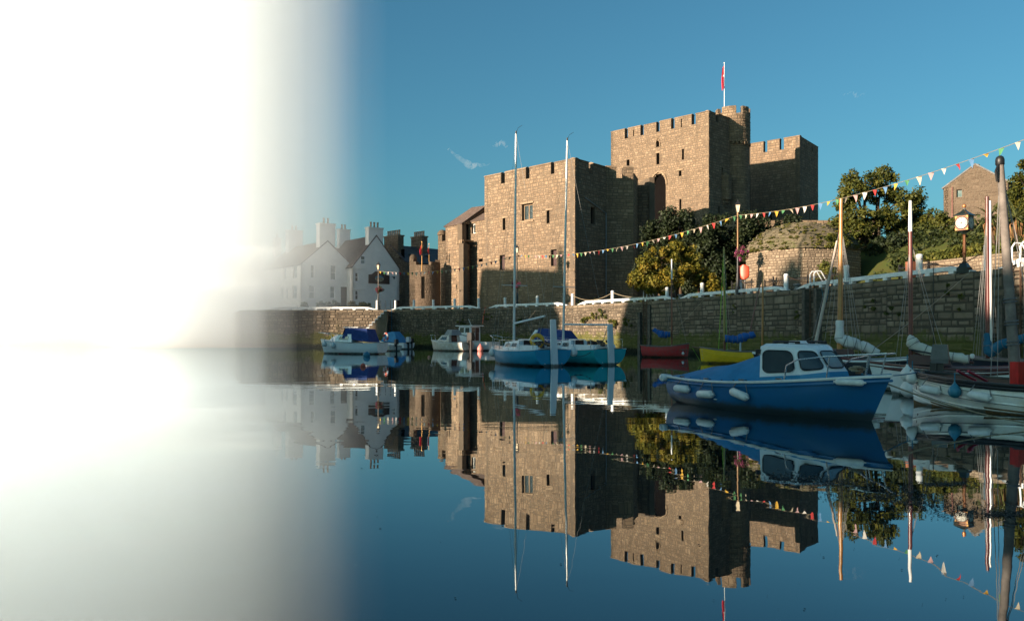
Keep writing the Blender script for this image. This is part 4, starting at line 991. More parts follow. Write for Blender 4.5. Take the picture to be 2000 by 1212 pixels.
# white timber edge beams with scarfed ends on short feet
def edge_beam(px0, px1, label, t0=True, t1=True):
    p0, _ = on_quay(px0, .22); p1, _ = on_quay(px1, .22); pts = [p0]
    for i in range(1, 24):
        q = on_quay(px0+(px1-px0)*i/24, .22)[0]; pts.append(q)
    pts.append(p1); c = pts[12]
    r = thing('edge_beam', label, 'kerb beam', (c.x, c.y, QZ), 0, 'white timber beams along the quay edge')
    acc = [0]
    for a, b in zip(pts[:-1], pts[1:]): acc.append(acc[-1]+(b-a).length)
    T = acc[-1]; rows = []; hw = .13; z0, z1 = .14, .34
    for i, p in enumerate(pts):
        d = (pts[min(i+1,24)]-pts[max(i-1,0)]).normalized(); n = Vector((-d.y, d.x))
        e = 1.
        if t0: e = min(e, acc[i]/1.1)
        if t1: e = min(e, (T-acc[i])/1.1)
        top = z0*.2+(z1-z0*.2)*max(e, .12); bot = z0 if e >= 1 else min(z0, .02+z0*max(e-.45,0)*1.8)
        a, b = p-n*hw-c, p+n*hw-c
        rows.append([(a.x,a.y,bot),(a.x,a.y,top-.03),(a.x+n.x*.03,a.y+n.y*.03,top),(b.x,b.y,top),(b.x,b.y,bot)])
    b = MB(); b.grid(rows, closed=True); b.add(rows[0], [(0,1,2,3,4)]); b.add(rows[-1], [(4,3,2,1,0)]); b.build('beam', WTIMBER, r)
    m = max(2, int(T/1.5))
    for k in range(m):
        s = 1.2+(T-2.4)*k/(m-1) if m > 1 else T/2
        i = min(max(j for j in range(25) if acc[j] <= s), 23); u = (s-acc[i])/(acc[i+1]-acc[i]); p = pts[i]*(1-u)+pts[i+1]*u; d = (pts[i+1]-pts[i]).normalized()
        f_ = MB(); f_.box((p.x-c.x, p.y-c.y, .06), (.32,.24,.158), math.atan2(d.y, d.x)); f_.build('foot', WTIMBER, r)
edge_beam(520, 737, 'white edge beam ending at the harbour steps, half lost in the added fog')
edge_beam(764, 936, 'white edge beam below the bastion and castle range')
edge_beam(953, 1106, 'white edge beam behind the masts of the two yachts')
edge_beam(1126, 1312, 'white edge beam above the sunlit rubble wall')
edge_beam(1326, 1534, 'white edge beam behind the red and yellow dinghies')
edge_beam(1552, 1893, 'long white edge beam before the retaining wall, ending by the clock')
edge_beam(1944, 2080, 'white edge beam running out of the picture past the old mast', True, False)
# drooping chains between posts
def sag(a, b, s, n=12): return [a.lerp(b, i/n)+Vector((0,0,-4*s*(i/n)*(1-i/n))) for i in range(n+1)]
for a, b, lab, m in ((1112,1188,'between the posts before the tower corner',ROPE), (1188,1293,'between the posts over the first ladder',ROPE), (980,1043,'between the posts behind the yacht masts',RUST), (931,980,'between the posts below the tower window',RUST), (1435,1523,'between the posts before the round store',RUST), (1523,1638,'across the lit and shaded sides of the round store',RUST), (1779,1910,'before the retaining wall and clock',RUST), (842,884,'below the castle range',RUST), (768,804,'beside the harbour steps',RUST)):
    c = POSTS[a]; b_ = MB(); b_.tube([q-c for q in sag(POSTS[a]+Vector((0,0,.95)), POSTS[b]+Vector((0,0,.95)), .55)], .022, 5)
    tag(b_.build('barrier_chain', m, loc=c), 'drooping brown chain '+lab, 'chain', 'chains between the quay posts')
# quay ladders between timber fender piles
def ladder(px, label, w=.42, pile=.3, gap=.62, ptop=(.0,-.5)):
    p, d = on_quay(px, -.16); n = Vector((d.y, -d.x)); rz = math.atan2(d.y, d.x)
    r = thing('quay_ladder', label, 'ladder', (p.x, p.y, 0), rz, 'iron ladders down the quay wall')
    for s in (-1, 1):
        b = MB(); b.box((s*w/2, 0, 1.9), (.05,.05,5.0)); b.build('rail', RUST, r)
        h = MB(); h.tube([(s*w/2,0,4.35),(s*w/2,0,4.95),(s*w/2,.12,5.12),(s*w/2,.42,5.12),(s*w/2,.75,4.6),(s*w/2,.8,4.2)], .035, 8); h.build('hand_hoop', WPAINT, r, smooth=60)
    for k in range(15):
        b = MB(); b.tube([(-w/2,0,.1+k*.28),(w/2,0,.1+k*.28)], .018, 6); b.build('rung', RUST, r)
    for s, zt in zip((-1, 1), ptop):
        t_ = thing('fender_pile', 'weathered timber pile '+('left' if s < 0 else 'right')+' of the ladder '+label.split(' ladder ')[-1].replace('between two dark piles ',''), 'pile', (p.x+d.x*s*gap+n.x*.02, p.y+d.y*s*gap+n.y*.02, 0), rz, 'timber piles beside the ladders')
        b = MB(); b.box((0,0,(QZ+zt-1)/2), (pile,pile,QZ+zt+1), 0, top=.94); b.build('timber', OLDWOOD, t_)
        for z in (1.2, 2.8): b = MB(); b.tube([(0,-.2,z),(0,-pile/2,z)], .035, 6); b.build('bolt', RUST, t_)
    return r
ladder(1263, 'iron ladder between two dark piles beside the sunlit wall', ptop=(-.9,-.35))
ladder(1591, 'iron ladder with white hoops below the round store', .44, .34, .66, (-.05,-.1))
ladder(1992, 'iron ladder behind the old leaning mast', .44, .3, .7, (-1.2,-.4))
p, d = on_quay(1946, -.45); r = thing('fender_pile', 'round dark pile standing left of the old leaning mast', 'pile', (p.x, p.y, 0))
b = MB(); b.tube([(0,0,-1),(0,0,3.1)], [.2,.18], 12); b.build('timber', OLDWOOD, r, smooth=40); b = MB(); b.lathe([(.19,3.1),(.1,3.14)], (0,0,0), 12); b.build('top', DARK, r)
# iron mooring bollard on the quay
p, d = on_quay(1543, .5); r = thing('iron_bollard', 'squat grey iron bollard before the round store', 'bollard', (p.x, p.y, QZ-.02))
b = MB(); b.lathe([(.24,0),(.2,.08),(.15,.12),(.14,.26),(.24,.32),(.25,.38),(.1,.42)], (0,0,0), 14); b.build('body', paint('grey_iron', (.2,.2,.2), .6), r, smooth=40)
p, d = on_quay(1318, .5); r = thing('iron_bollard', 'squat grey iron bollard right of the red dinghy mast', 'bollard', (p.x, p.y, QZ-.02))
b = MB(); b.lathe([(.24,0),(.2,.08),(.15,.12),(.14,.26),(.24,.32),(.25,.38),(.1,.42)], (0,0,0), 14); b.build('body', MATS['grey_iron'], r, smooth=40)
# black railings behind
def railing(px0, px1, label, inset, h=1.1):
    a = on_quay(px0, inset)[0]; b_ = on_quay(px1, inset)[0]; d = b_-a; L_ = d.length; n = int(L_/.13)
    r = thing('iron_railing', label, 'railing', (a.x, a.y, QZ-.02), math.atan2(d.y, d.x), 'railings behind the quay')
    for z in (.15, h-.1): b = MB(); b.box((L_/2,0,z), (L_,.035,.05)); b.build('rail', IRON, r)
    bars = MB()
    for i in range(n): bars.box((L_*i/n,0,h/2), (.02,.02,h))
    tag(bars.build('bars', IRON, r), kind='stuff')
    for k in range(int(L_/2.4)+1): b = MB(); b.box((min(k*2.4, L_),0,h*.55), (.07,.07,h*1.1)); b.build('post', IRON, r)
railing(1378, 1455, 'black iron railing below the lamp and gold shrub', 2.2)
railing(1455, 1600, 'black iron railing before the round store', 1.5, .9)
railing(1655, 1722, 'black iron railing right of the round store', 3.0, 1.0)

# street lamps
LG = paint('lamp_glass', (.75,.6,.42), .15, .1, 4, bumpy=0)
def street_lamp(px, ytop, inset, label, pole=RUST):
    p, _ = on_quay(px, inset); Yp = p.y; x = (px-1000)/1600*Yp; H = 1.6+(650-ytop)/1600*Yp-QZ
    r = thing('street_lamp', label, 'street lamp', (x, Yp, QZ-.02), .5, 'lantern street lamps on the quay'); k = H/6.3
    b = MB(); b.lathe([(.17,0),(.17,.5),(.12,.6),(.11,1.4),(.075,1.5),(.07,2.6)], (0,0,0), 12); b.build('base', IRON, r, smooth=40)
    b = MB(); b.lathe([(.055,2.6),(.045,H-.95),(.07,H-.9),(.05,H-.8)], (0,0,0), 10); b.build('pole', pole, r, smooth=40)
    b = MB(); b.tube([(-.35,0,H-1.15),(.35,0,H-1.15)], .02, 6); b.build('ladder_bar', IRON, r)
    b = MB(); b.lathe([(.1,H-.78),(.21,H-.3)], (0,0,0), 4); b.build('lantern_glass', LG, r)
    for i in range(4):
        q = PI/2*i; c = MB(); c.tube([(.11*math.cos(q),.11*math.sin(q),H-.8),(.225*math.cos(q),.225*math.sin(q),H-.28)], .015, 5); c.build('lantern_bar', IRON, r)
    b = MB(); b.lathe([(.29,H-.3),(.27,H-.26),(.12,H-.1),(.05,H-.04),(.06,H),(.01,H+.08)], (0,0,0), 4); b.build('lantern_roof', IRON, r)
    return r, Vector((x, Yp, QZ+H-1.0))
FLOW = leafmat('petunia_flower', [(0,(.03,.05,.012)),(.45,(.06,.07,.02)),(.55,(.25,.04,.1)),(.8,(.2,.02,.12)),(1,(.4,.18,.2))], .2)
def basket(c, label, s=.45):
    r = thing('flower_basket', label, 'flower basket', c, 0, 'hanging flower baskets')
    b = MB(); b.lathe([(.05,-.3),(.2,-.24),(.28,-.05),(.28,0)], (0,0,0), 12); b.build('basket', paint('moss_liner%d' % len(bpy.data.materials), (.03,.03,.015), .9), r)
    b = MB(); b.tube([(-.28,0,0),(-.3,0,.35),(-.12,0,.5)], .012, 5); b.build('bracket', IRON, r)
    leaves('flowers', FLOW, r, blob((0,0,.02), (s,s,s*.9), 22, .16), 1500, .07); return r
l1, s1 = street_lamp(739, 512, .9, 'lantern street lamp in front of the brown inn sign', GREYWOOD)
l2, s2 = street_lamp(1010, 478, 1.0, 'lantern street lamp before the sunlit tower between the masts', IRON)
l3, s3 = street_lamp(1441, 391, .9, 'tall lantern street lamp left of the round store', paint('ochre_pole', (.3,.17,.08), .5))
basket((s1.x+.15, s1.y-.1, QZ+2.3), 'flower basket on the lamp before the inn', .42)
basket((s2.x-.18, s2.y-.1, QZ+2.3), 'flower basket in shadow on the lamp before the tower', .45)
basket((s3.x+.28, s3.y-.1, QZ+2.75), 'pink and purple flower basket on the lamp by the round store', .5)
# lifebuoy housing on its post
p, d = on_quay(1433, .8); r = thing('lifebuoy_station', 'orange red lifebuoy housing on a black post', 'lifebuoy', (p.x-.05, p.y-.35, QZ-.02), -.5)
b = MB(); b.box((0,.06,.95), (.1,.08,1.9)); b.build('post', IRON, r)
RED = paint('lifebuoy_orange', (.62,.07,.03), .4, .12, 5)
b = MB(); rows = []
for i in range(9):
    t = i/8; rad = .36*math.sqrt(max(.06, 1-(2*t-1)**6)); rows.append([(rad*math.cos(2*PI*j/16), -.14+.13*math.sin(2*PI*j/16), 1.05+t*.98) for j in range(16)])
b.grid(rows, closed=True); b.add(rows[0], [tuple(range(16))[::-1]]); b.add(rows[-1], [tuple(range(16))]); b.build('housing', RED, r, smooth=50)
b = MB(); b.box((-.36,.02,1.5), (.05,.14,.95)); b.build('back_plate', paint('dark_red_plate', (.2,.02,.015), .5), r)
# pillar clock -------------------------------------------------------------------
p, d = on_quay(1884, .75); CX = (1883.5-1000)/1600*p.y
BLK = paint('clock_black_green', (.012,.018,.014), .3, .1, 6); CBR = paint('clock_bronze', (.16,.06,.02), .35, .2, 6, metal=.3); FACE = paint('clock_dial', (.42,.39,.33), .3, .05, 4)
cz = QZ-.02; sc = p.y/1600
H0 = 1.6+(650-513)*sc; Hc = 1.6+(650-436)*sc
r = thing('pillar_clock', 'black and gold four faced pillar clock with a copper ball on top', 'clock', (CX, p.y, cz), math.radians(-52))
r.scale = (.83,.83,.83); zc = (Hc-cz)/.83; hw = .33
b = MB(); b.box((0,0,.14), (.55,.55,.3)); b.box((0,0,.4), (.48,.48,.24), top=.55); b.build('plinth', BLK, r)
b = MB(); b.lathe([(.1,.5),(.12,.56),(.08,.62),(.08,.95),(.115,1.0),(.085,1.06),(.07,zc-.62),(.1,zc-.58)], (0,0,0), 8); b.build('column', CBR, r)
b = MB(); b.lathe([(.09,zc-.58),(.12,zc-.52),(.3,zc-.38)], (0,0,0), 4); b.build('bracket_cup', BLK, r)
b = MB(); b.box((0,0,zc), (hw*2-.02,hw*2-.02,.76)); b.build('case', CBR, r)
b = MB(); b.lathe([(.54,zc+.38),(.52,zc+.43),(.2,zc+.6),(.06,zc+.72),(.05,zc+.8)], (0,0,0), 4); o = b.build('case_roof', BLK, r, rz=PI/4)
b = MB(); b.lathe([(.02,zc+.78),(.07,zc+.82),(.1,zc+.89),(.07,zc+.96),(.01,zc+.99)], (0,0,0), 12); b.build('finial_ball', paint('copper_ball', (.6,.22,.08), .3, .1, 5, metal=.6), r, smooth=60)
for k in range(4):
    q = PI/2*k; ex = Vector((math.cos(q), math.sin(q), 0)); ey = Vector((-math.sin(q), math.cos(q), 0)); ez = Vector((0,0,1)); c0 = Vector((0,0,zc))+ex*hw
    def fp(a, bb, d_): return c0+ey*a+ez*bb+ex*d_
    rim = MB(); rim.tube([fp(.31*math.cos(2*PI*i/24), .31*math.sin(2*PI*i/24), 0) for i in range(25)], .02, 6); rim.build('bezel', BLK, r, smooth=60)
    dl = MB(); dl.add([fp(.3*math.cos(2*PI*i/24), .3*math.sin(2*PI*i/24), .006) for i in range(24)], [tuple(range(24))]); dial = dl.build('dial', FACE, r)
    num = MB()
    NUM = ['XII','I','II','III','IIII','V','VI','VII','VIII','IX','X','XI']
    def stroke(cx, cy, ang, x0, y0, x1, y1, w=.011):
        dx, dy = x1-x0, y1-y0; l_ = math.hypot(dx, dy); nx, ny = -dy/l_*w/2, dx/l_*w/2; P_ = []
        for (u, v) in ((x0+nx,y0+ny),(x0-nx,y0-ny),(x1-nx,y1-ny),(x1+nx,y1+ny)):
            X_, Y_ = u*math.cos(ang)-v*math.sin(ang)+cx, u*math.sin(ang)+v*math.cos(ang)+cy; P_.append(fp(X_, Y_, .01))
        num.add(P_, [(0,1,2,3)])
    for i, s_ in enumerate(NUM):
        a_ = -2*PI*i/12; cx, cy = .235*math.sin(2*PI*i/12), .235*math.cos(2*PI*i/12)
        ws = {'I':.022,'V':.042,'X':.042}; tot = sum(ws[c_] for c_ in s_); x = -tot/2
        for c_ in s_:
            w_ = ws[c_]; m_ = x+w_/2
            if c_ == 'I': stroke(cx, cy, a_, m_, -.035, m_, .035)
            elif c_ == 'V': stroke(cx, cy, a_, m_-.016, .035, m_, -.035); stroke(cx, cy, a_, m_+.016, .035, m_, -.035)
            else: stroke(cx, cy, a_, m_-.016, .035, m_+.016, -.035); stroke(cx, cy, a_, m_+.016, .035, m_-.016, -.035)
            x += w_
    tag(num.build('numerals', IRON, dial), kind='stuff')
    for nm, ang, ln, w_ in (('hour_hand', 2*PI*(6.77/12), .14, .022), ('minute_hand', 2*PI*(46/60), .24, .014)):
        hnd = MB(); sx, cx_ = math.sin(ang), math.cos(ang); hnd.add([fp(-sx*.05+cx_*w_, -cx_*.05-sx*w_, .016), fp(-sx*.05-cx_*w_, -cx_*.05+sx*w_, .016), fp(sx*ln, cx_*ln, .016)], [(0,1,2)]); hnd.build(nm, IRON, dial)
    for sa_, sb_ in ((-1,-1),(1,-1),(1,1),(-1,1)):
        cn = MB(); cn.add([fp(sa_*.315, sb_*.36, .004), fp(sa_*.315, sb_*.24, .004), fp(sa_*.2, sb_*.36, .004)], [(0,1,2)]); cn.build('spandrel', GOLD, r)
# harbour steps against the wall ---------------------------------------------------
r = thing('harbour_steps', 'white edged stone steps down the harbour wall below the inn', 'steps', (-13.9, 91.3, 0))
ns = 12; x0 = -13.6
for k in range(ns):
    x = -k*.32; z = QZ-.12-k*.31
    b = MB(); b.box((x, -.75, (z-.8)/2), (.32,1.3,z+.8)); b.build('step', QUAY, r)
    b = MB(); b.box((x, -1.42, z-.02), (.34,.06,.1)); b.box((x-.17, -1.42, z-.14), (.05,.06,.28)); b.build('white_edge', WPAINT, r)
for px in (742, 752, 759):
    p, d = on_quay(px, .35); b = MB(); b.box((0,0,.55), (.05,.05,1.1)); tag(b.build('handrail_post', IRON, loc=(p.x, p.y, QZ-.02)), 'black handrail post '+{742:'beside the lamp foot',752:'right of the lamp foot',759:'right above the harbour steps'}[px], 'post')
# plants and benches before the white houses
PLANT = leafmat('planter_leaf', [(0,(.03,.045,.015)),(.7,(.08,.09,.03)),(1,(.3,.25,.2))], .2)
TERRA = paint('planter_tub', (.12,.08,.06), .8)
for i, (px, s_, lab) in enumerate(((596,.7,'below the poster window'), (626,.9,'between the two ground floor windows'), (641,.8,'below the right ground floor window'), (655,.95,'left of the brown door'), (688,.8,'under the inn drain pipe'), (703,.9,'beside the steps'), (716,.7,'next to the lamp'))):
    c = at(px, 600, 104); r = thing('potted_plant', 'bushy potted plant '+lab, 'plant', (c.x, 104, QZ-.02), 0, 'tubs before the white houses')
    b = MB(); b.lathe([(.25,0),(.34,.5),(.38,.55)], (0,0,0), 12); b.build('tub', TERRA, r)
    leaves('foliage', PLANT, r, blob((0,0,.9), (s_*.6,s_*.6,s_*.55), 14, .25), 700, .14)
for px, lab in ((642,'before the left plants'), (668,'before the brown door')):
    c = at(px, 600, 101.5); r = thing('picnic_bench', 'wooden picnic bench '+lab, 'bench', (c.x, 101.5, QZ-.02), .6, 'benches outside the inn')
    for k in range(4): b = MB(); b.box((0,-.3+k*.2,.74), (1.6,.17,.04)); b.build('top_plank', OLDWOOD, r)
    for s_ in (-1,1):
        b = MB(); b.box((0,s_*.75,.45), (1.6,.25,.04)); b.build('seat', OLDWOOD, r)
        b = MB(); b.tube([(s_*.6,-.75,0),(s_*.6,-.2,.74)], .045, 6); b.tube([(s_*.6,.75,0),(s_*.6,.2,.74)], .045, 6); b.build('leg', OLDWOOD, r)
# flags -----------------------------------------------------------------------------
REDF = paint('red_flag_cloth', (.55,.02,.04), .8, .2, 3)
def flag(base, H, label, fl, fw, rad=.05, m=WPAINT, side=-1):
    r = thing('flagpole', label, 'flagpole', base)
    b = MB(); b.tube([(0,0,0),(0,0,H)], [rad, rad*.6], 8); b.build('pole', m, r, smooth=60)
    b = MB(); b.lathe([(.02,0),(rad*1.6,.05),(rad*1.6,.12),(.02,.17)], (0,0,H), 8); b.build('finial', m, r)
    b = MB(); rows = []
    for i in range(13):                    # limp flag hanging in folds
        t = i/12; z = H-.25-fl*t; rows.append([(side*(.04+fw*(s_/6)*(.55+.45*t*(1-t)*2)), .12*math.sin(s_*1.9+t*2)*(.4+t), z-(s_/6)*fw*.9) for s_ in range(7)])
    b.grid(rows); o = b.build('flag', REDF, r, smooth=80)
    return r, o, H
r, o, H = flag((TC.x-1.35, TC.y-.9, TZ-1.4), 7.2, 'tall white flagpole with a limp red flag on the keep turret', 2.9, .42, .05)
b = MB(); rows = [(-.2,-.25,H-1.6),(-.12,-.28,H-1.55),(-.16,-.27,H-1.75),(-.22,-.25,H-1.85)]; b.add(rows, [(0,1,2,3)]); b.build('emblem', WPAINT, o)
c = at(824, 510, 97); flag((c.x, 97, c.z-1.2), 3.4, 'short pole with a red flag on the round bastion', 1.0, .3, .04, GOLD)
c = at(838, 507, 98); flag((c.x, 98, c.z-1.2), 3.0, 'thin pole with a small red flag beside the castle range', .8, .15, .03, GOLD)
# bunting ----------------------------------------------------------------------------
BC = [paint('bunting_'+n_, c_, .8, .08, 8, bumpy=0) for n_, c_ in (('red',(.42,.03,.03)),('blue',(.08,.18,.33)),('yellow',(.5,.28,.03)),('green',(.06,.2,.08)),('cream',(.5,.42,.31)),('pink',(.4,.24,.24)),('white',(.52,.48,.44)))]
def flagtri(w_, h_):
    out = []
    for v in range(3):
        b = MB(); rows = []
        for i in range(5):
            t = i/4; ww = w_*(1-t)*.5+.004; bend = .05*math.sin(t*2.5+v)*t
            rows.append([(-ww, bend, -h_*t), (0, bend+.02*math.sin(v*2+t*3), -h_*t), (ww, bend, -h_*t)])
        b.grid(rows); out.append(b)
    return out
def bunting(a, b_, s, n, label, w_=.3, h_=.42, m=ROPE, k0=0):
    r = thing('bunting', label, 'bunting', a, 0, 'bunting strung between the lamps'); pts = [p-a for p in sag(a, b_, s, 30)]
    st_ = MB(); st_.tube(pts, .012, 4, cap=False); st_.build('string', m, r)
    T_ = flagtri(w_*.76, h_*.82); mesh = {}
    for i in range(n):
        t = (i+.5)/n; j = min(int(t*30), 29); u = t*30-j; p = pts[j].lerp(pts[j+1], u); d = (pts[j+1]-pts[j])
        ci = (k0+i) % 7; vi = i % 3
        if (ci, vi) not in mesh:
            me = T_[vi].mesh('pennant'); me.materials.append(BC[ci]); mesh[ci, vi] = me
        o = bpy.data.objects.new('pennant', mesh[ci, vi]); COL.objects.link(o); o.parent = r; o.location = p
        o.rotation_euler = (R.gauss(0,.35), -math.atan2(d.z, math.hypot(d.x, d.y))*.0, math.atan2(d.y, d.x)+R.gauss(.5,.5))
        k_ = R.uniform(.82,1.12); o.scale = (k_, k_, k_*R.uniform(.9,1.1))
        if R.random() < .06: o.scale = (1, 1, .45)
l4 = Vector((20.9, 23.0, 9.75))
bunting(s1, s2, .75, 32, 'bunting from the inn lamp across the castle range to the tower lamp', .34, .46, k0=2)
bunting(s2, s3, .9, 46, 'bunting rising from the tower lamp to the lamp by the round store', .32, .45)
bunting(s3, l4, 1.0, 40, 'bunting crossing the oak tree and sky out of the picture', .3, .42, k0=3)
r = thing('street_lamp', 'street lamp beyond the frame holding the end of the bunting', 'street lamp', (20.9, 23, QZ), 0, 'lantern street lamps on the quay')
b = MB(); b.lathe([(.12,0),(.06,1.5),(.05,5.7),(.2,5.8),(.25,6.3),(.02,6.6)], (0,0,0), 10); b.build('pole', IRON, r)
# ------------------------------------------------------------------ boats
class Boat:
    """x forward, y to port, z up from the water line, origin amidships"""
    def __init__(s, name, label, cat, pos, heading, L, B, fb, draft=.35, tw=.7, xm=.42, full=2.3, rake=.35, p_mid=2.6, p_bow=1.35, group=None):
        s.L, s.B, s.fb, s.draft, s.tw, s.xm, s.full, s.rake, s.pm, s.pb = L, B, fb, draft, tw, xm, full, rake, p_mid, p_bow
        s.rz = math.atan2(heading[1], heading[0]); s.pos = Vector((pos[0], pos[1], 0))
        s.r = thing(name, label, cat, s.pos, s.rz, group)
    def b(s, t):
        if t < s.xm: return s.B/2*(1-(1-s.tw)*((s.xm-t)/s.xm)**2)
        q = (t-s.xm)/(1-s.xm); return s.B/2*max(0, 1-q**s.full)**.85
    def sheer(s, t):
        a, m, c = s.fb
        return a+(4*m-3*a-c)*t+(2*a+2*c-4*m)*t*t
    def keel(s, t): return -s.draft*(1-.75*max(0, (.25-t)/.25)**1.5)*(1-max(0, (t-.6)/.4)**3*.6)
    def pt(s, t, a, k=1.0, dz=0):        # a: 0 keel .. 1 sheer
        p = s.pm+(s.pb-s.pm)*max(0, (t-.35)/.65)**1.3; ang = a*PI/2; kz, sz = s.keel(t), s.sheer(t)
        y = s.b(t)*math.sin(ang)**(2/p); z = sz-(sz-kz)*math.cos(ang)**(2/p)
        x = (t-.5)*s.L+s.rake*(z/max(s.fb[2], .1))*max(0, (t-.5)/.5)**3-.06*(1-t)**6*z
        return (x, y*k, z+dz)
    def sec(s, t, m=8, k=1.0, amin=0., dz=0):
        half = [s.pt(t, amin+(1-amin)*j/m, k, dz) for j in range(m, -1, -1)]
        return half+[(q[0], -q[1], q[2]) for q in half[::-1][1:]]
    def hull(s, mat, anti, tr=None, n=18, line=.05, strakes=0):
        rows = [s.sec(i/n) for i in range(n+1)]; b = MB(); b.grid(rows)
        vs = b.v; b.m = [1 if max(vs[i][2] for i in f) < line+.03 else 0 for f in b.f]
        s.hull_o = b.build('hull', [mat, anti], s.r, smooth=50)
        t = MB(); t.add(rows[0], [tuple(range(len(rows[0])))]); t.build('transom', tr or mat, s.r)
        return s.hull_o
    def strake_lines(s, fr, mat, w=.012, name='strake'):
        for a in fr:
            for sg in (1, -1):
                P = [s.pt(i/24, a) for i in range(25)]; b = MB(); b.tube([(p[0], (p[1]+.004)*sg, p[2]) for p in P], w, 5); b.build(name, mat, s.r, smooth=60)
    def rub(s, mat, r=.035, dz=0, name='gunwale', t0=0, t1=1):
        for sg in (1, -1):
            P = [s.pt(t0+(t1-t0)*i/24, 1) for i in range(25)]; b = MB(); b.tube([(p[0], p[1]*sg, p[2]+dz) for p in P], r, 6); b.build(name, mat, s.r, smooth=60)
    def deck(s, mat, t0=0, t1=1, camber=.05, dz=-.01, name='deck', n=14):
        rows = []
        for i in range(n+1):
            t = t0+(t1-t0)*i/n; p = s.pt(t, 1); rows.append([(p[0], p[1]*k, p[2]+dz+camber*(1-k*k)) for k in (1,.6,.25,0,-.25,-.6,-1)])
        b = MB(); b.grid(rows); return b.build(name, mat, s.r, smooth=60)
    def inside(s, mat, solez=.12, t0=.02, t1=.97, k=.93, name='lining'):
        rows = []; n = 14
        for i in range(n+1):
            t = t0+(t1-t0)*i/n; row = []
            for q in s.sec(t, 6, k): row.append((q[0], q[1], max(q[2]-.01, solez)))
            rows.append(row)
        b = MB(); b.grid(rows); b.add(rows[0], [tuple(range(13))]); return b.build(name, mat, s.r, smooth=50)
    def W(s, x, y, z):
        c, d = math.cos(s.rz), math.sin(s.rz); return Vector((s.pos.x+x*c-y*d, s.pos.y+x*d+y*c, z))
    def loc(s, p):                        # world point to boat frame
        c, d = math.cos(s.rz), math.sin(s.rz); x, y = p[0]-s.pos.x, p[1]-s.pos.y
        return Vector((x*c+y*d, -x*d+y*c, p[2]))
    def part(s, mb, name, mat, smooth=None): return mb.build(name, mat, s.r, smooth=smooth)
    def tube(s, pts, r, name, mat, n=8): b = MB(); b.tube(pts, r, n); return b.build(name, mat, s.r, smooth=60)
    def mast(s, foot, top, r0, r1, mat, name='mast', n=10): return s.tube([foot, tuple((Vector(foot)+Vector(top))/2), top], [r0, (r0+r1)*.52, r1], name, mat, n)
    def stay(s, a, c, mat=WIRE, r=.006, name='stay'): return s.tube([a, c], r, name, mat, 4)
def loft(b, A, C, m=0):                  # two outlines joined
    n = len(A); b.add(list(A)+list(C), [(i,(i+1)%n,n+(i+1)%n,n+i) for i in range(n)], m)
def cabin(bo, name, mat, lo, hi, lid=True, m=0):
    b = MB(); loft(b, lo, hi)
    if lid: b.add(hi, [tuple(range(len(hi)))])
    o = b.build(name, mat, bo.r, smooth=25); return o
def pane_on(bo, par, A, B, C, D, inset=(.12,.14), m=GLASS, fr=IRON, d=.008, rnd=.3, name='window', n=5):
    """rounded pane on the quad A B C D (bottom-left, bottom-right, top-right, top-left)"""
    A, B, C, D = map(Vector, (A, B, C, D)); nrm = (B-A).cross(D-A).normalized()
    def q(u, v): return A.lerp(B, u).lerp(D.lerp(C, u), v)
    iu, iv = inset; pts = []
    for cu, cv, a0 in ((1-iu-rnd*(1-2*iu)/2, 1-iv-rnd*(1-2*iv)/2, 0), (iu+rnd*(1-2*iu)/2, 1-iv-rnd*(1-2*iv)/2, PI/2), (iu+rnd*(1-2*iu)/2, iv+rnd*(1-2*iv)/2, PI), (1-iu-rnd*(1-2*iu)/2, iv+rnd*(1-2*iv)/2, 1.5*PI)):
        for k in range(n): a = a0+PI/2*k/(n-1); pts.append((cu+rnd*(1-2*iu)/2*math.cos(a), cv+rnd*(1-2*iv)/2*math.sin(a)))
    P = [q(u, v)+nrm*d for u, v in pts]; b = MB(); b.add(P, [tuple(range(len(P)))]); o = b.build(name, m, par)
    f_ = MB(); f_.tube([q(u, v)+nrm*d for u, v in pts+pts[:1]], .014, 5); f_.build('seal', fr, o); return o
def furled(bo, path, rads, mat, ties=5, name='furled_sail', seed=1, lump=.12):
    rr = random.Random(seed); path = [Vector(p) for p in path]; P = []; Rr = []; n = 26
    for i in range(n+1):
        t = i/n*(len(path)-1); j = min(int(t), len(path)-2); P.append(path[j].lerp(path[j+1], t-j)+Vector((0,0,rr.uniform(-1,1)*.012)))
        t2 = i/n*(len(rads)-1); j2 = min(int(t2), len(rads)-2); k = rads[j2]*(1-(t2-j2))+rads[j2+1]*(t2-j2); Rr.append(k*(1+rr.uniform(-lump, lump)))
    b = MB(); b.tube(P, Rr, 12)
    b.v = [(v[0]+rr.uniform(-.008,.008), v[1]+rr.uniform(-.008,.008), v[2]+rr.uniform(-.012,.012)) for v in b.v]
    o = b.build(name, mat, bo.r, smooth=70)
    for k in range(ties):
        i = int(n*(k+.7)/(ties+.4)); d = (P[min(i+1,n)]-P[i-1]).normalized(); a = d.cross(Vector((0,0,1))).normalized(); c = d.cross(a)
        tb = MB(); tb.tube([P[i]+a*Rr[i]*1.04*math.cos(2*PI*j/12)+c*Rr[i]*1.04*math.sin(2*PI*j/12) for j in range(13)], .01, 5); tb.build('sail_tie', IRON if False else MATS['grey_wool'], o)
    return o
paint('grey_wool', (.16,.16,.17), .9)
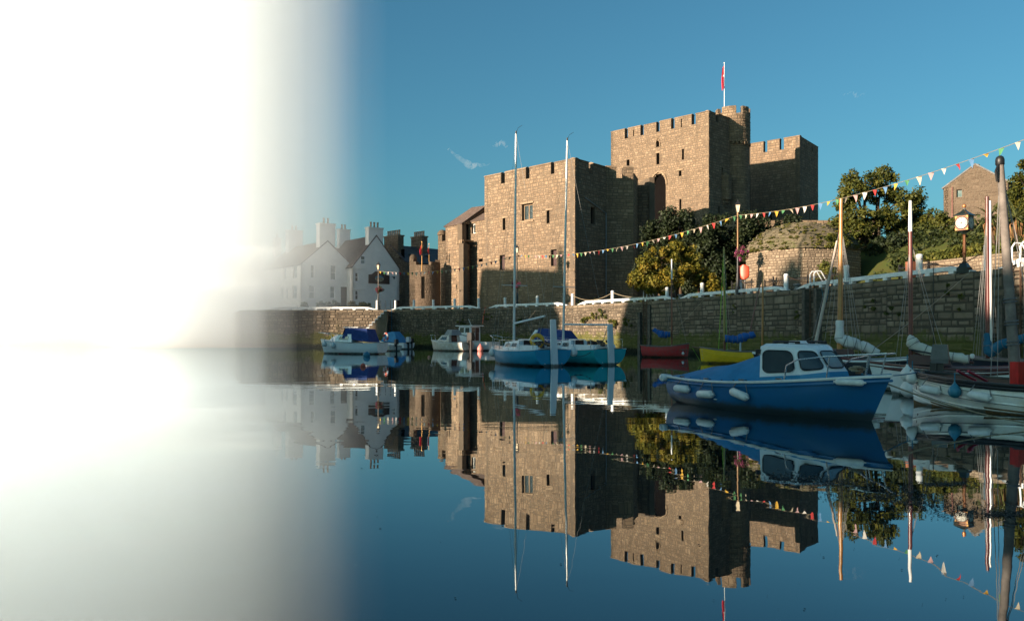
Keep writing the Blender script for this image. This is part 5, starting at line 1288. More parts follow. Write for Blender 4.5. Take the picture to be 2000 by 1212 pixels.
def fender(c, ax, l, r, label, mat, name='fender', up=None):
    """cylinder fender along ax, or a pear shaped buoy if ax is None"""
    o = thing(name, label, 'fender', c, 0, 'boat fenders')
    if ax is None:
        b = MB(); b.lathe([(.01,-r),(r*.5,-r*.88),(r*.87,-r*.5),(r,0),(r*.9,r*.42),(r*.62,r*.85),(r*.3,r*1.2),(r*.16,r*1.35),(r*.16,r*1.55)], (0,0,0), 14); b.build('bag', mat, o, smooth=60)
        b = MB(); b.tube([(0,0,r*1.45),(0,0,r*1.45+up)] if up else [(0,0,r*1.4),(0,0,r*1.7)], .012, 5); b.build('lanyard', BLUEROPE, o)
    else:
        ax = Vector(ax).normalized(); P = [ax*k*l/2 for k in (-1.16,-1.02,-1.0,-.93,-.8,.8,.93,1.0,1.02,1.16)]
        b = MB(); b.tube(P, [r*.3,r*.35,r*.5,r*.86,r,r,r*.86,r*.5,r*.35,r*.3], 12); b.build('bag', mat, o, smooth=60)
        if up:
            for k in (-1.1, 1.1):
                q = ax*k*l/2; b = MB(); b.tube([q, (ax*k*.25*l)+Vector((up[0],up[1],up[2]))], .011, 4); b.build('lanyard', MATS['grey_wool'], o)
    return o
FEND = paint('fender_white', (.7,.69,.66), .5, .12, 6); FENDB = paint('fender_blue', (.03,.2,.3), .5, .15, 6); FENDP = paint('fender_orange', (.6,.1,.05), .5)
GEL = paint('white_gelcoat', (.76,.77,.77), .25, .06, 2.5, bumpy=0, coat=.3, weed=.2); GELW = paint('worn_white_gelcoat', (.62,.6,.55), .45, .12, 4, bumpy=0, dirt=(.4,.33,.24), weed=.2)
ANTI = paint('dark_antifoul', (.018,.03,.024), .8, .3, 5, dirt=(.03,.035,.02)); ANTIR = paint('red_antifoul', (.2,.035,.03), .7, .2, 5)
NAVYB = paint('blue_hull_paint', (.003,.1,.26), .35, .1, 2, bumpy=0, coat=.1, dirt=(.004,.1,.21), weed=.3)
YBLUE = paint('yacht_blue', (.01,.29,.48), .4, .08, 2, bumpy=0, coat=.05, spec=.3, weed=.2); YTEAL = paint('yacht_teal', (.02,.4,.45), .4, .08, 2, bumpy=0, coat=.05, spec=.3, weed=.2)
TARP = paint('blue_tarpaulin', (.005,.19,.4), .75, .15, 3, bumpy=.25); TARP2 = paint('dark_blue_cover', (.012,.045,.2), .8, .15, 4, bumpy=.3)
SAILW = paint('white_sail_cover', (.66,.66,.64), .85, .1, 5, bumpy=.4); CREAM = paint('cream_sail_cover', (.55,.54,.48), .85, .1, 5, bumpy=.4); SAILB = paint('blue_sail_cover', (.01,.1,.36), .8, .15, 5, bumpy=.4); SAILT = paint('teal_sail_cover', (.01,.12,.22), .8, .15, 5, bumpy=.4)
DREDH = paint('dinghy_red', (.5,.03,.03), .4, .15, 6, dirt=(.32,.07,.06), weed=.2); DYEL = paint('dinghy_yellow', (.75,.45,.012), .35, .1, 4, weed=.2)
NAVY = paint('near_black_navy', (.006,.009,.02), .3, .1, 3, bumpy=0, coat=.3, weed=.2); BROWN = paint('brown_deck_paint', (.075,.02,.015), .5, .15, 4)
TEAK = paint('teak_trim', (.2,.1,.05), .6, .2, 6); GREYP = paint('blue_grey_paint', (.42,.48,.53), .5, .08, 3); PINKR = paint('red_seat_paint', (.35,.02,.04), .5, .12, 5)
YEL = paint('yellow_float', (.75,.38,.02), .5, .1, 5)

def outboard(bo, p, label, s=1.0, top=IRON):
    """outboard motor hung on a transom at boat point p"""
    w = bo.W(*p); r = thing('outboard_motor', label, 'outboard motor', w, bo.rz, 'outboard motors')
    b = MB(); b.box((-.12*s,0,.32*s), (.34*s,.24*s,.3*s), top=.8); b.box((-.12*s,0,.13*s), (.3*s,.22*s,.08*s)); b.build('cowl', top, r)
    b = MB(); b.box((-.12*s,0,-.2*s), (.13*s,.08*s,.6*s)); b.build('leg', IRON, r)
    b = MB(); b.box((0,0,.02*s), (.12*s,.2*s,.2*s)); b.build('clamp', IRON, r)
    b = MB(); b.tube([(.02*s,0,.28*s),(.45*s,0,.36*s)], .02*s, 6); b.build('tiller', IRON, r); return r
# --- blue cabin boat in the foreground --------------------------------------------------
D = Vector((.447,-.894)); C0 = Vector((4.33,19.3))+D*2.46
bb = Boat('cabin_boat', 'blue hulled cabin boat with a white cabin and blue tarpaulin in the foreground', 'boat', C0, D, 4.95, 2.0, (.6,.6,.84), .3, .84, .45, 2.6, .42, 3.0, 1.35)
bb.hull(NAVYB, NAVYB, line=-2); DECKB = paint('blue_deck_paint', (.01,.22,.42), .45, .12, 3); bb.deck(DECKB, camber=.05)
bb.rub(FEND, .03); bb.rub(NAVYB, .028, -.085, 'lower_rubbing_strake')
zc0, zc1, zr = .62, .74, 1.33
lo = [(.42,.74,zc0),(1.35,.6,zc0+.03),(1.78,.26,zc0+.07),(1.78,-.26,zc0+.07),(1.35,-.6,zc0+.03),(.42,-.74,zc0)]
md = [(.4,.72,zc1-.02),(1.33,.58,zc1+.06),(1.72,.25,zc1+.13),(1.72,-.25,zc1+.13),(1.33,-.58,zc1+.06),(.4,-.72,zc1-.02)]
hi = [(.32,.62,zr),(1.12,.5,zr-.02),(1.36,.22,zr-.04),(1.36,-.22,zr-.04),(1.12,-.5,zr-.02),(.32,-.62,zr)]
cabin(bb, 'coaming', DECKB, lo, md, False); cb = cabin(bb, 'cabin', GEL, md, hi, False)
rf = MB(); loft(rf, hi, [(.36,.5,zr+.06),(1.1,.4,zr+.05),(1.26,.16,zr+.03),(1.26,-.16,zr+.03),(1.1,-.4,zr+.05),(.36,-.5,zr+.06)]); rf.add([(.36,.5,zr+.06),(1.1,.4,zr+.05),(1.26,.16,zr+.03),(1.26,-.16,zr+.03),(1.1,-.4,zr+.05),(.36,-.5,zr+.06)], [(0,1,2,3,4,5)]); rf.build('cabin_roof', GEL, bb.r, smooth=30)
for i in range(6):
    A_, B_ = md[i], md[(i+1) % 6]; C_, D_ = hi[(i+1) % 6], hi[i]
    if i == 5:
        continue
    pane_on(bb, cb, B_, A_, D_, C_, ((.1,.13) if i in (0,4) else (.08,.13)), PALEGLASS if i in (2,) else GLASS, rnd=.42, d=.028)
for y in (.36,-.36):
    for x in (.45,.75,1.05): b = MB(); b.box((x,y,zr+.075), (.09,.05,.04)); b.build('grab_rail_block', IRON, bb.r)
    bb.tube([(.4,y,zr+.1),(1.1,y,zr+.095)], .018, 'grab_rail', IRON)
b = MB(); b.box((.7,0,zr+.09), (.3,.26,.05), top=.8); b.build('roof_vent', GEL, bb.r)
b = MB(); b.box((.3,-.66,1.22), (.09,.07,.1)); b.build('cabin_lamp', IRON, bb.r)
rows = []                                # tarpaulin tent over the cockpit
for i in range(15):
    t = i/14; x = .36-2.6*t; top = zr+.0-(zr-.72)*(t**.8); hw_ = .6+(bb.b((x/bb.L)+.5)-.08-.6)*min(1, t*2.2); row = []
    for j in range(13):
        k = -1+2*j/12; w_ = hw_*(1 if abs(k) < .99 else 1.0); edge = bb.sheer(min(max(x/bb.L+.5, 0), 1))+.02
        zz = edge+(top-edge)*(1-abs(k)**1.7)+.03*math.sin(9*t+5*k)*(1-abs(k))*(.4+t)-.025*abs(math.sin(14*t*abs(k)))
        row.append((x, w_*k*(1.0+.06*t), max(zz, edge)))
    rows.append(row)
b = MB(); b.grid(rows); b.build('tarpaulin', TARP, bb.r, smooth=80)
for j in range(7):
    for sg in (-1, 1): x = .2-.36*j; b = MB(); b.lathe([(.016,0),(.016,.02)], (x, sg*(bb.b(x/bb.L+.5)-.1), bb.sheer(x/bb.L+.5)+.03), 6); b.build('tarpaulin_toggle', IRON, bb.r)
for sg in (-1, 1):                       # bow rail
    P = [bb.pt(t, 1) for t in (.72,.75,.85,.97)]
    bb.tube([(P[0][0], sg*(P[0][1]-.08), P[0][2]), (P[0][0]+.06, sg*(P[0][1]-.09), P[0][2]+.3), (P[1][0]+.12, sg*(P[1][1]-.08), P[1][2]+.4), (P[2][0]+.05, sg*(P[2][1]-.04), P[2][2]+.42), (P[3][0]+.22, sg*.1, P[3][2]+.42)], .016, 'bow_rail', STEEL)
    for t in (.86, .95): q = bb.pt(t, 1); bb.tube([(q[0]-.02, sg*max(q[1]-.07,.03), q[2]), (q[0]+.08, sg*max(q[1]-.05,.05), q[2]+.42)], .014, 'rail_post', STEEL)
b = MB(); b.box((2.2,0,.92), (.12,.06,.14)); b.build('mooring_bitt', TEAK, bb.r)
b = MB()
for k in range(5): b.tube([(2.15+.09*math.cos(a_)*(1+.1*k), .1*math.sin(a_+k), .9+.02*k) for a_ in [2*PI*i/10 for i in range(11)]], .014, 5)
tag(b.build('rope_coil', ROPE, bb.r), kind='stuff')
def side(bo, t, a=1.0, out=.0, sg=-1):
    p = bo.pt(t, a); return bo.W(p[0], sg*(p[1]+out), p[2])
ax = Vector((D.x, D.y, 0))
for t, dz, tilt, lab in ((.16,-.21,.0,'on the blue boat nearest its stern'), (.33,-.27,.05,'amidships on the blue boat'), (.54,-.24,-.22,'tilted below the blue boat cabin')):
    c = side(bb, t, 1, .08); c.z += dz; up_ = Vector((.06,.04,-dz-.02))
    fender(c, ax+Vector((0,0,tilt)), .46, .085, 'white cylinder fender '+lab, FEND, up=tuple(up_))
c = side(bb, .93, 1, .1); c.z -= .08; fender(c, ax+Vector((.35,.15,.0)),   .5, .06, 'long white fender slung under the blue boat bow', FEND)
c = side(bb, .0, 1, -.02); c.z -= .04; fender(c, Vector((.75,.6,-.1)), .34, .09, 'white corner bumper on the blue boat stern', FEND)

for x_, z_ in ((-.65,.28),(-.62,.2)):
    t_ = x_/bb.L+.5; b = MB(); b.lathe([(.03,0),(.045,.01),(.03,.02)], (x_, -bb.b(t_)*.985, z_), 8); b.build('skin_fitting', FEND, bb.r)
for t_ in (.12,.3,.52,.7):
    q = bb.pt(t_, 1)
    for sg in (-1, 1): b = MB(); b.box((q[0], sg*(q[1]-.07), q[2]+.05), (.14,.03,.03)); b.box((q[0], sg*(q[1]-.07), q[2]+.02), (.05,.03,.05)); b.build('cleat', STEEL, bb.r)
# --- two yachts ---------------------------------------------------------------------------
def yacht(name, label, stern, D, L, B, mat, mast_x, mtop, boom, rud, fbs=(.8,.74,.92), lifering=False):
    D = Vector(D).normalized(); c = Vector(stern)+D*L/2
    y = Boat(name, label, 'yacht', c, D, L, B, fbs, .3, .84, .42, 2.1, .35, 2.1, 1.3)
    y.hull(mat, ANTI, line=.05); y.deck(GEL, camber=.06); y.rub(GEL, .03)
    x0, x1, z = -L*.02, L*.26, .72
    lo = [(x0-.5,.62,z+.05),(x1-.5,.6,z+.08),(x1+.1,.34,z+.1),(x1+.1,-.34,z+.1),(x1-.5,-.6,z+.08),(x0-.5,-.62,z+.05)]
    hi = [(x0-.42,.5,z+.5),(x1-.6,.48,z+.42),(x1-.25,.24,z+.36),(x1-.25,-.24,z+.36),(x1-.6,-.48,z+.42),(x0-.42,-.5,z+.5)]
    cb = cabin(y, 'coachroof', GEL, lo, hi)
    for i in (0, 4):
        A_, B_, C_, D_ = lo[i+1], lo[i], hi[i], hi[i+1]
        for u0, u1 in ((.08,.48),(.52,.92)):
            Av, Bv, Cv, Dv = map(Vector, (A_, B_, C_, D_)); pane_on(y, cb, Av.lerp(Bv,u0), Av.lerp(Bv,u1), Dv.lerp(Cv,u1), Dv.lerp(Cv,u0), (.06,.25), GLASS, STEEL, rnd=.3)
    b = MB(); xa = x0-.51; b.add([(xa,.3,z+.08),(xa,-.3,z+.08),(xa+.03,-.26,z+.5),(xa+.03,.26,z+.5)], [(0,1,2,3)]); b.build('companionway', paint('dark_hatch_%s' % name, (.05,.018,.014), .6), y.r)
    b = MB(); b.box((xa+.25,0,z+.54), (.62,.6,.05)); b.build('sliding_hatch', GEL, y.r)
    for sg in (-1, 1):                    # cockpit coaming, stanchions, lifelines
        b = MB(); b.box((-L*.28, sg*.66, z+.14), (L*.34,.1,.3), top=.9); b.build('cockpit_coaming', GEL, y.r)
        prev = None
        for t in (.04,.22,.4,.58,.76,.93):
            q = y.pt(t, 1); a_ = (q[0], sg*max(q[1]-.06,.1), q[2]); c_ = (q[0], sg*max(q[1]-.06,.1), q[2]+.5); y.tube([a_, c_], .014, 'stanchion', STEEL)
            if prev: y.stay(prev, c_, STEEL, .007, 'guard_wire')
            prev = c_
        q = y.pt(.93, 1); e = y.pt(1, 1)
        y.tube([(q[0], sg*max(q[1]-.06,.1), q[2]+.5), (e[0]+.05, sg*.14, e[2]+.55), (e[0]+.12, 0, e[2]+.55)], .018, 'pulpit', STEEL)
    b = MB(); b.box((-L*.28,0,z+.06), (L*.34,.9,.05)); b.build('cockpit_sole', GELW, y.r)
    mf = y.loc(Vector((*mast_x, z+.45))); mt = y.loc(mtop); y.mast(tuple(mf), tuple(mt), .068, .05, ALU)
    y.tube([(mt.x, mt.y, mt.z), (mt.x, mt.y, mt.z+.16)], .04, 'masthead_lamp', IRON)
    y.tube([(mt.x, mt.y, mt.z+.05), (mt.x-.12, mt.y-.05, mt.z+.3), (mt.x-.3, mt.y-.2, mt.z+.42)], .01, 'wind_vane', IRON, 4)
    hs_ = mf.z+(mt.z-mf.z)*.27
    k_ = (hs_-mf.z)/(mt.z-mf.z); sp = mf.lerp(mt, k_); y.tube([(sp.x, sp.y-.75, sp.z), (sp.x, sp.y+.75, sp.z)], .018, 'spreader', ALU)
    for sg in (-1, 1):
        q = y.pt(.5, 1); y.stay(tuple(mf.lerp(mt, .85)), (sp.x, sp.y+sg*.75, sp.z), name='shroud'); y.stay((sp.x, sp.y+sg*.75, sp.z), (mf.x-.1, sg*(q[1]-.05), q[2]), name='shroud'); y.stay(tuple(sp), (mf.x-.35, sg*(q[1]-.05), q[2]), name='lower_shroud')
    e = y.pt(.99, 1); y.stay(tuple(mf.lerp(mt, .98)), (e[0]+.1, 0, e[2]), name='forestay'); y.stay(tuple(mt), (-L/2+.05, 0, .85), name='backstay')
    b0, b1 = y.loc(boom[0]), y.loc(boom[1]); y.tube([tuple(b0), tuple(b1)], .05, 'boom', ALU if not lifering else WPAINT)
    y.stay(tuple(b1), (b1.x+.1, 0, .95), ROPE, .018, 'mainsheet')
    b = MB(); w0, w1, zt = rud; x = -L/2-.12                          # rudder blade raised on the transom
    o_ = [(-.2,-.12),(.16,-.12),(.2,.9),(.22,zt-.04),(.18,zt),(-.02,zt),(-.06,zt-.04),(-.15,.9)]; nn_ = len(o_)
    b.add([(x-.06,w0+q,v) for q, v in o_]+[(x+.03,w0+q,v) for q, v in o_], [tuple(range(nn_))[::-1], tuple(range(nn_,2*nn_))]+[(i_,(i_+1)%nn_,nn_+(i_+1)%nn_,nn_+i_) for i_ in range(nn_)])
    b.build('rudder', GEL, y.r)
    b = MB(); b.box((x+.02,w0,.55), (.12,.1,.7)); b.build('rudder_stock', GELW, y.r)
    y.tube([(x, w0, 1.0), (-L*.3, w0*.4, 1.15)], .022, 'tiller', VARNISH)
    for yy in (-.5, .45): b = MB(); b.lathe([(.035,0),(.05,.02),(.035,.03)], (-L/2+.02, yy, .12), 8); b.build('drain', GEL, y.r)
    b = MB()
    for _ in range(16): b.box((-L*.3+R.uniform(-.6,.6), R.uniform(-.45,.45), z+.2+R.uniform(0,.25)), (R.uniform(.1,.3), R.uniform(.08,.2), R.uniform(.06,.2)), R.uniform(0,3), 0)
    tag(b.build('cockpit_gear', paint('mixed_gear_%s' % name, (.12,.08,.07), .8, .4, 9), y.r), kind='stuff')
    return y
Yb = 41.4
y1 = yacht('sailing_yacht', 'mid blue sailing yacht with a yellow horseshoe float and raised rudder', (1.95,39.1), (-.48,.877), 5.9, 2.4, YBLUE, (.1,42.4), at(1008,262,42.4), (at(1005,631,42.3), at(1064,617,40.6)), (0,.3,2.25), lifering=True)
y2 = yacht('sailing_yacht_teal', 'teal sailing yacht moored on the far side of the blue one', (4.85,40.8), (-.55,.835), 6.0, 2.5, YTEAL, (2.75,43.95), at(1108,275,43.95), (at(1103,633,43.8), at(1188,634,41.4)), (0,.3,2.05))
y2.r.name = 'sailing_yacht.001'
# horseshoe float on the blue yacht
r = thing('horseshoe_float', 'yellow horseshoe life float on the blue yacht stern rail', 'life float', at(1049,665,39.9), -PI/2-.15)
b = MB(); b.tube([(0, .27*math.sin(a_), .27*math.cos(a_)) for a_ in [PI*1.12*(i/20*2-1)*.8 for i in range(21)]], .1, 10, flat=1.0); b.build('float', YEL, r, smooth=60)
b = MB(); b.box((.1,0,0), (.03,.5,.06)); b.build('holder', STEEL, r)
for px, py, lab in ((963,688,'outermost at the blue yacht bow'), (984,691,'beside the first at the blue yacht bow')):
    fender(at(px,py,43.0 if px < 970 else 42.3), None, 0, .23, 'round white fender '+lab, FEND, 'round_fender', up=.25)
fender(at(1120,688,39.8), None, 0, .2, 'white fender squeezed between the two yachts', FEND, 'round_fender', up=.3)

# --- small boats on the left ------------------------------------------------------------------
def motor_boat(name, label, stern, D, L, B, fb, hullm, anti, cab=None, group=None, deckm=GEL, tw=.8):
    D = Vector(D).normalized(); c = Vector(stern)+D*L/2
    m = Boat(name, label, 'motor boat', c, D, L, B, fb, .25, tw, .42, 2.3, .3, 2.6, 1.4, group); m.hull(hullm, anti, line=.05); m.rub(FEND, .03); m.deck(deckm); return m
w1 = motor_boat('motor_cruiser', 'white motor cruiser with a blue canopy and red boot stripe before the added fog', (-9.9,62.4), (-.93,.33), 5.1, 2.2, (.85,.85,1.1), GEL, ANTIR)
z = .9
lo = [(-.4,.85,z),(1.2,.75,z+.05),(1.9,.4,z+.1),(1.9,-.4,z+.1),(1.2,-.75,z+.05),(-.4,-.85,z)]; hi = [(-.3,.72,z+.62),(.9,.62,z+.55),(1.4,.3,z+.5),(1.4,-.3,z+.5),(.9,-.62,z+.55),(-.3,-.72,z+.62)]
cb = cabin(w1, 'fore_cabin', GEL, lo, hi)
for i in (0, 4): pane_on(w1, cb, lo[i+1], lo[i], hi[i], hi[i+1], (.2,.25), GLASS, STEEL)
lo2 = [(-1.9,.8,z),(.5,.75,z+.3),(.5,-.75,z+.3),(-1.9,-.8,z)]; hi2 = [(-1.6,.65,z+1.0),(.25,.6,z+1.1),(.25,-.6,z+1.1),(-1.6,-.65,z+1.0)]
cabin(w1, 'canopy', TARP2, lo2, hi2); b = MB(); b.box((-.2,0,z+1.13), (1.3,1.3,.05)); b.build('wheelhouse_top', GEL, w1.r)
b = MB(); b.add([(.52,.7,z+.5),(.52,-.7,z+.5),(.3,-.58,z+1.2),(.3,.58,z+1.2)], [(3,2,1,0)]); b.build('windscreen', GLASS, w1.r)
for sg in (-1, 1):
    P = [w1.pt(t, 1) for t in (.75,.9,.99)]; w1.tube([(P[0][0], sg*P[0][1]*.95, P[0][2]), (P[0][0]+.1, sg*P[0][1]*.95, P[0][2]+.5), (P[1][0], sg*P[1][1]*.9, P[1][2]+.55), (P[2][0]+.3, 0, P[2][2]+.55)], .02, 'bow_rail', STEEL)
r = thing('lifebuoy', 'orange lifebuoy ring on the white cruiser stern', 'lifebuoy', w1.W(-2.6,-.5,1.3), w1.rz+1.1)
for k in range(8):
    b = MB(); b.tube([(0, .27*math.sin(a_), .27*math.cos(a_)) for a_ in [2*PI*(k+i/4)/8 for i in range(5)]], .075, 8); b.build('ring_segment', RED if k % 2 == 0 else FEND, r, smooth=60)
for t_, lab in ((.9,'at the white cruiser bow'), (.72,'on the white cruiser side')):
    c = side(w1, t_, 1, .1, 1 if side(w1, t_, 1, .1, 1).y < side(w1, t_, 1, .1, -1).y else -1); fender(c-Vector((0,0,.3)), None, 0, .2, 'white bag fender '+lab, FEND, 'round_fender', up=.25)
for px, py, m_, lab, rr_ in ((716,692,FENDB,'blue mooring buoy floating before the white cruiser stern',.26), (709,712,FENDP,'small pale orange mooring buoy right below the white cruiser',.13), (838,694,paint('buoy_red_white', (.6,.25,.15), .5),'tiny red and white float right of the covered dinghy',.1)):
    Yp = min(ground_y(py+4), 60); c = at(px, py, Yp); b = MB(); b.lathe([(.01,-rr_),(rr_*.7,-rr_*.7),(rr_,0),(rr_*.75,rr_*.7),(rr_*.2,rr_)], (0,0,rr_*.35), 14); tag(b.build('mooring_buoy', m_, loc=(c.x, Yp, 0), smooth=60), lab, 'buoy', 'mooring buoys')
d1 = motor_boat('dinghy', 'small white open dinghy tucked behind the cruiser stern', (-10.3,72.5), (-.5,.86), 3.4, 1.5, (.5,.5,.65), GELW, ANTIR); outboard(d1, (-1.75,0,.5), 'black outboard on the dinghy behind the cruiser', 1.2)
d2 = motor_boat('dinghy', 'white dinghy with a bright blue tented cover by the wall', (-10.2,81.0), (-.75,.66), 4.2, 1.8, (.6,.6,.8), GEL, ANTI)
cabin(d2, 'cover', TARP, [(-1.3,.75,.65),(1.6,.5,.75),(1.6,-.5,.75),(-1.3,-.75,.65)], [(-.3,.35,1.75),(.9,.4,1.65),(.9,-.4,1.65),(-.3,-.35,1.75)]); outboard(d2, (-2.1,.2,.6), 'grey outboard on the blue covered dinghy', 1.3, GREYP); outboard(d2, (-2.1,-.3,.6), 'second smaller outboard on the blue covered dinghy', 1.0)
d3 = motor_boat('cuddy_boat', 'cream cuddy boat with a grey folded hood and big black outboard', (-3.9,72.3), (-.72,.69), 4.6, 1.9, (.75,.75,.95), GELW, ANTIR)
lo = [(-.6,.75,.78),(1.2,.6,.85),(1.6,.2,.9),(1.6,-.2,.9),(1.2,-.6,.85),(-.6,-.75,.78)]; hi = [(-.5,.6,1.45),(.6,.5,1.4),(.95,.15,1.35),(.95,-.15,1.35),(.6,-.5,1.4),(-.5,-.6,1.45)]
cb = cabin(d3, 'cuddy', GELW, lo, hi); b = MB(); b.add([(-.62,.4,.8),(-.62,-.3,.8),(-.53,-.28,1.4),(-.53,.36,1.4)], [(0,1,2,3)]); b.build('cuddy_door', BROWN, d3.r)
for i in (0, 4): pane_on(d3, cb, lo[i+1], lo[i], hi[i], hi[i+1], (.2,.25), GLASS, STEEL)
cabin(d3, 'folded_hood', paint('grey_hood', (.3,.3,.3), .8), [(-.9,.62,1.4),(.2,.58,1.4),(.2,-.58,1.4),(-.9,-.62,1.4)], [(-.75,.45,1.85),(-.1,.45,1.9),(-.1,-.45,1.9),(-.75,-.45,1.85)])
outboard(d3, (-2.35,-.1,.75), 'big black outboard motor tilted on the cream cuddy boat', 1.9)
for sg in (-1, 1): q = d3.pt(.95, 1); d3.tube([(q[0], sg*q[1], q[2]), (q[0]+.1, sg*q[1], q[2]+.5), (q[0]+.5, 0, q[2]+.5)], .02, 'bow_rail', STEEL)
d4 = motor_boat('wheelhouse_boat', 'white fishing boat with a flat roofed wheelhouse and brown door', (-1.6,74.0), (-.8,.6), 5.4, 2.1, (.8,.8,1.05), GEL, ANTI)
wl_ = [(-.5,.7,.85),(1.1,.65,.85),(1.1,-.65,.85),(-.5,-.7,.85)]; wh_ = [(-.5,.68,2.2),(.95,.62,2.2),(.95,-.62,2.2),(-.5,-.68,2.2)]
cb = cabin(d4, 'wheelhouse', GEL, wl_, wh_); b = MB(); b.box((.2,0,2.26), (2.0,1.7,.08)); b.build('wheelhouse_roof', GEL, d4.r)
for i in range(4):
    A_, B_, C_, D_ = map(Vector, (wl_[(i+1) % 4], wl_[i], wh_[i], wh_[(i+1) % 4]))
    for u0, u1 in ((.05,.5),(.5,.95)): pane_on(d4, cb, A_.lerp(B_,u0).lerp(D_.lerp(C_,u0),.5), A_.lerp(B_,u1).lerp(D_.lerp(C_,u1),.5), D_.lerp(C_,u1), D_.lerp(C_,u0), (.1,.15), MATS['curtained_glass'] if i == 1 else GLASS, GEL, rnd=.15)
b = MB(); b.add([(-.52,.05,.9),(-.52,-.5,.9),(-.52,-.5,2.1),(-.52,.05,2.1)], [(3,2,1,0)]); b.build('wheelhouse_door', BROWN, d4.r)
d4.tube([(0,0,2.3),(.25,.1,2.9)], .02, 'aerial', WPAINT)
fender(at(938,681,72.5), None, 0, .3, 'pink round fender at the cream cuddy boat', paint('fender_pink', (.6,.2,.17), .5), 'round_fender', up=.2)
d5 = motor_boat('motor_boat', 'motor boat with a dark blue tent half hidden behind the teal yacht mast', (4.6,51.6), (-.8,.6), 5.0, 2.0, (.8,.8,1.0), GEL, ANTI)
cabin(d5, 'tent', TARP2, [(-1.8,.85,.85),(1.2,.75,.9),(1.2,-.75,.9),(-1.8,-.85,.85)], [(-1.2,.45,1.75),(.7,.55,1.9),(.7,-.55,1.9),(-1.2,-.45,1.75)]); cabin(d5, 'windscreen_frame', GEL, [(1.0,.7,.95),(1.7,.5,.95),(1.7,-.5,.95),(1.0,-.7,.95)], [(.7,.6,1.8),(1.0,.5,1.8),(1.0,-.5,1.8),(.7,-.6,1.8)])

# --- red and yellow dinghies --------------------------------------------------------------------
def dinghy(name, label, c, D, L, B, fb, mat, tw, spar, boat_in, lbl=None):
    D = Vector(D).normalized(); d = Boat(name, label, 'sailing dinghy', c, D, L, B, fb, .2, tw, .45, 2.0, .1, 2.2, 1.3)
    d.hull(mat, ANTI, line=.03); d.inside(boat_in, .15); d.rub(GREYWOOD, .035); d.strake_lines((.82,.62), mat, .012)
    for x in (-.25, .22): b = MB(); b.box((x*L, 0, d.sheer(.5+x)-.12), (.2, d.b(.5+x)*1.8, .035)); b.build('thwart', spar, d.r)
    return d
rd = dinghy('sailing_dinghy', 'small red sailing dinghy with a brown mast beside the first ladder', at(1300,697,54).xy, (.86,-.5), 3.0, 1.4, (.8,.72,.92), DREDH, .75, BROWN, GREYWOOD)
f0 = rd.loc(at(1312,684,53.7)); rd.mast((f0.x,f0.y,.3), tuple(rd.loc(at(1312,545,53.7))), .05, .045, REDWOOD); t1 = rd.loc(at(1312,545,53.7)); t2 = rd.loc(at(1312,506,53.7)); rd.mast(tuple(t1), tuple(t2), .05, .04, WPAINT, 'mast_top'); rd.tube([(f0.x,f0.y,.55),(f0.x,f0.y,.8)], .06, 'mast_collar', WPAINT)
furled(rd, [rd.loc(at(1309,652,53.6)), rd.loc(at(1295,654,53.7)), rd.loc(at(1276,643,53.9))], [.16,.22,.2,.1], SAILB, 4, seed=3, lump=.2)
rd.tube([tuple(rd.loc(at(1312,684,53.5))), tuple(rd.loc(at(1344,682,52.9)))], .03, 'bowsprit', TEAK)
for sg in (-1, 1): rd.stay(tuple(t1), (f0.x-.2, sg*.55, .5), name='shroud')
rd.stay(tuple(t1), (1.5,0,.6)); fender(at(1334,690,53), None, 0, .09, 'little white fender hanging from the red dinghy bowsprit', FEND, 'round_fender', up=.2)
yd = dinghy('sailing_dinghy', 'yellow sailing dinghy with a green-lined mast behind the blue boat', at(1440,710,42.6).xy, (-.92,.39), 3.7, 1.6, (.72,.66,.86), DYEL, .8, GREYWOOD, paint('pale_grey_inside', (.4,.44,.46), .6))
f0 = yd.loc(at(1415,695,42.8)); t1 = yd.loc(at(1414,482,42.8)); yd.mast((f0.x,f0.y,.25), tuple(t1), .055, .045, paint('olive_spar', (.3,.24,.06), .4)); yd.tube([(f0.x,f0.y,.3),(f0.x,f0.y,1.2)], .06, 'mast_foot', REDWOOD)
furled(yd, [yd.loc(at(1416,661,42.7)), yd.loc(at(1440,662,42.6)), yd.loc(at(1474,652,42.4))], [.17,.2,.2,.16], SAILB, 5, seed=5, lump=.18)
GRN = paint('green_halyard', (.2,.42,.02), .6)
yd.stay(tuple(t1), tuple(yd.loc(at(1403,690,42.8))), GRN, .02, 'halyard'); yd.stay(tuple(t1), tuple(yd.loc(at(1420,690,42.6))), GRN, .014, 'halyard')
for sg in (-1, 1): yd.stay(tuple(t1), (f0.x-.25, sg*.62, .5), name='shroud')
yd.tube([(1.3,0,.72),(2.35,0,.86)], .04, 'bowsprit', TEAK); yd.stay((2.35,0,.86), (1.9,0,.1), GRN, .01); yd.tube([tuple(yd.loc(at(1446,668,42.5))), tuple(yd.loc(at(1446,692,42.5)))], .05, 'boom_crutch', GREYP)
# another small boat mostly hidden: its varnished mast and dark red spar
hd = dinghy('sailing_dinghy', 'grey wooden dinghy hidden behind the blue boat with a plain varnished mast', at(1505,708,45).xy, (-.9,.4), 3.4, 1.4, (.5,.42,.6), GREYWOOD, .8, TEAK, GREYWOOD)
f0 = hd.loc(at(1489,696,45)); hd.mast((f0.x,f0.y,.2), tuple(hd.loc(at(1490,532,45))), .06, .04, VARNISH); hd.tube([tuple(hd.loc(at(1463,655,45))), tuple(hd.loc(at(1485,552,45)))], .035, 'gaff_spar', DKVARN)
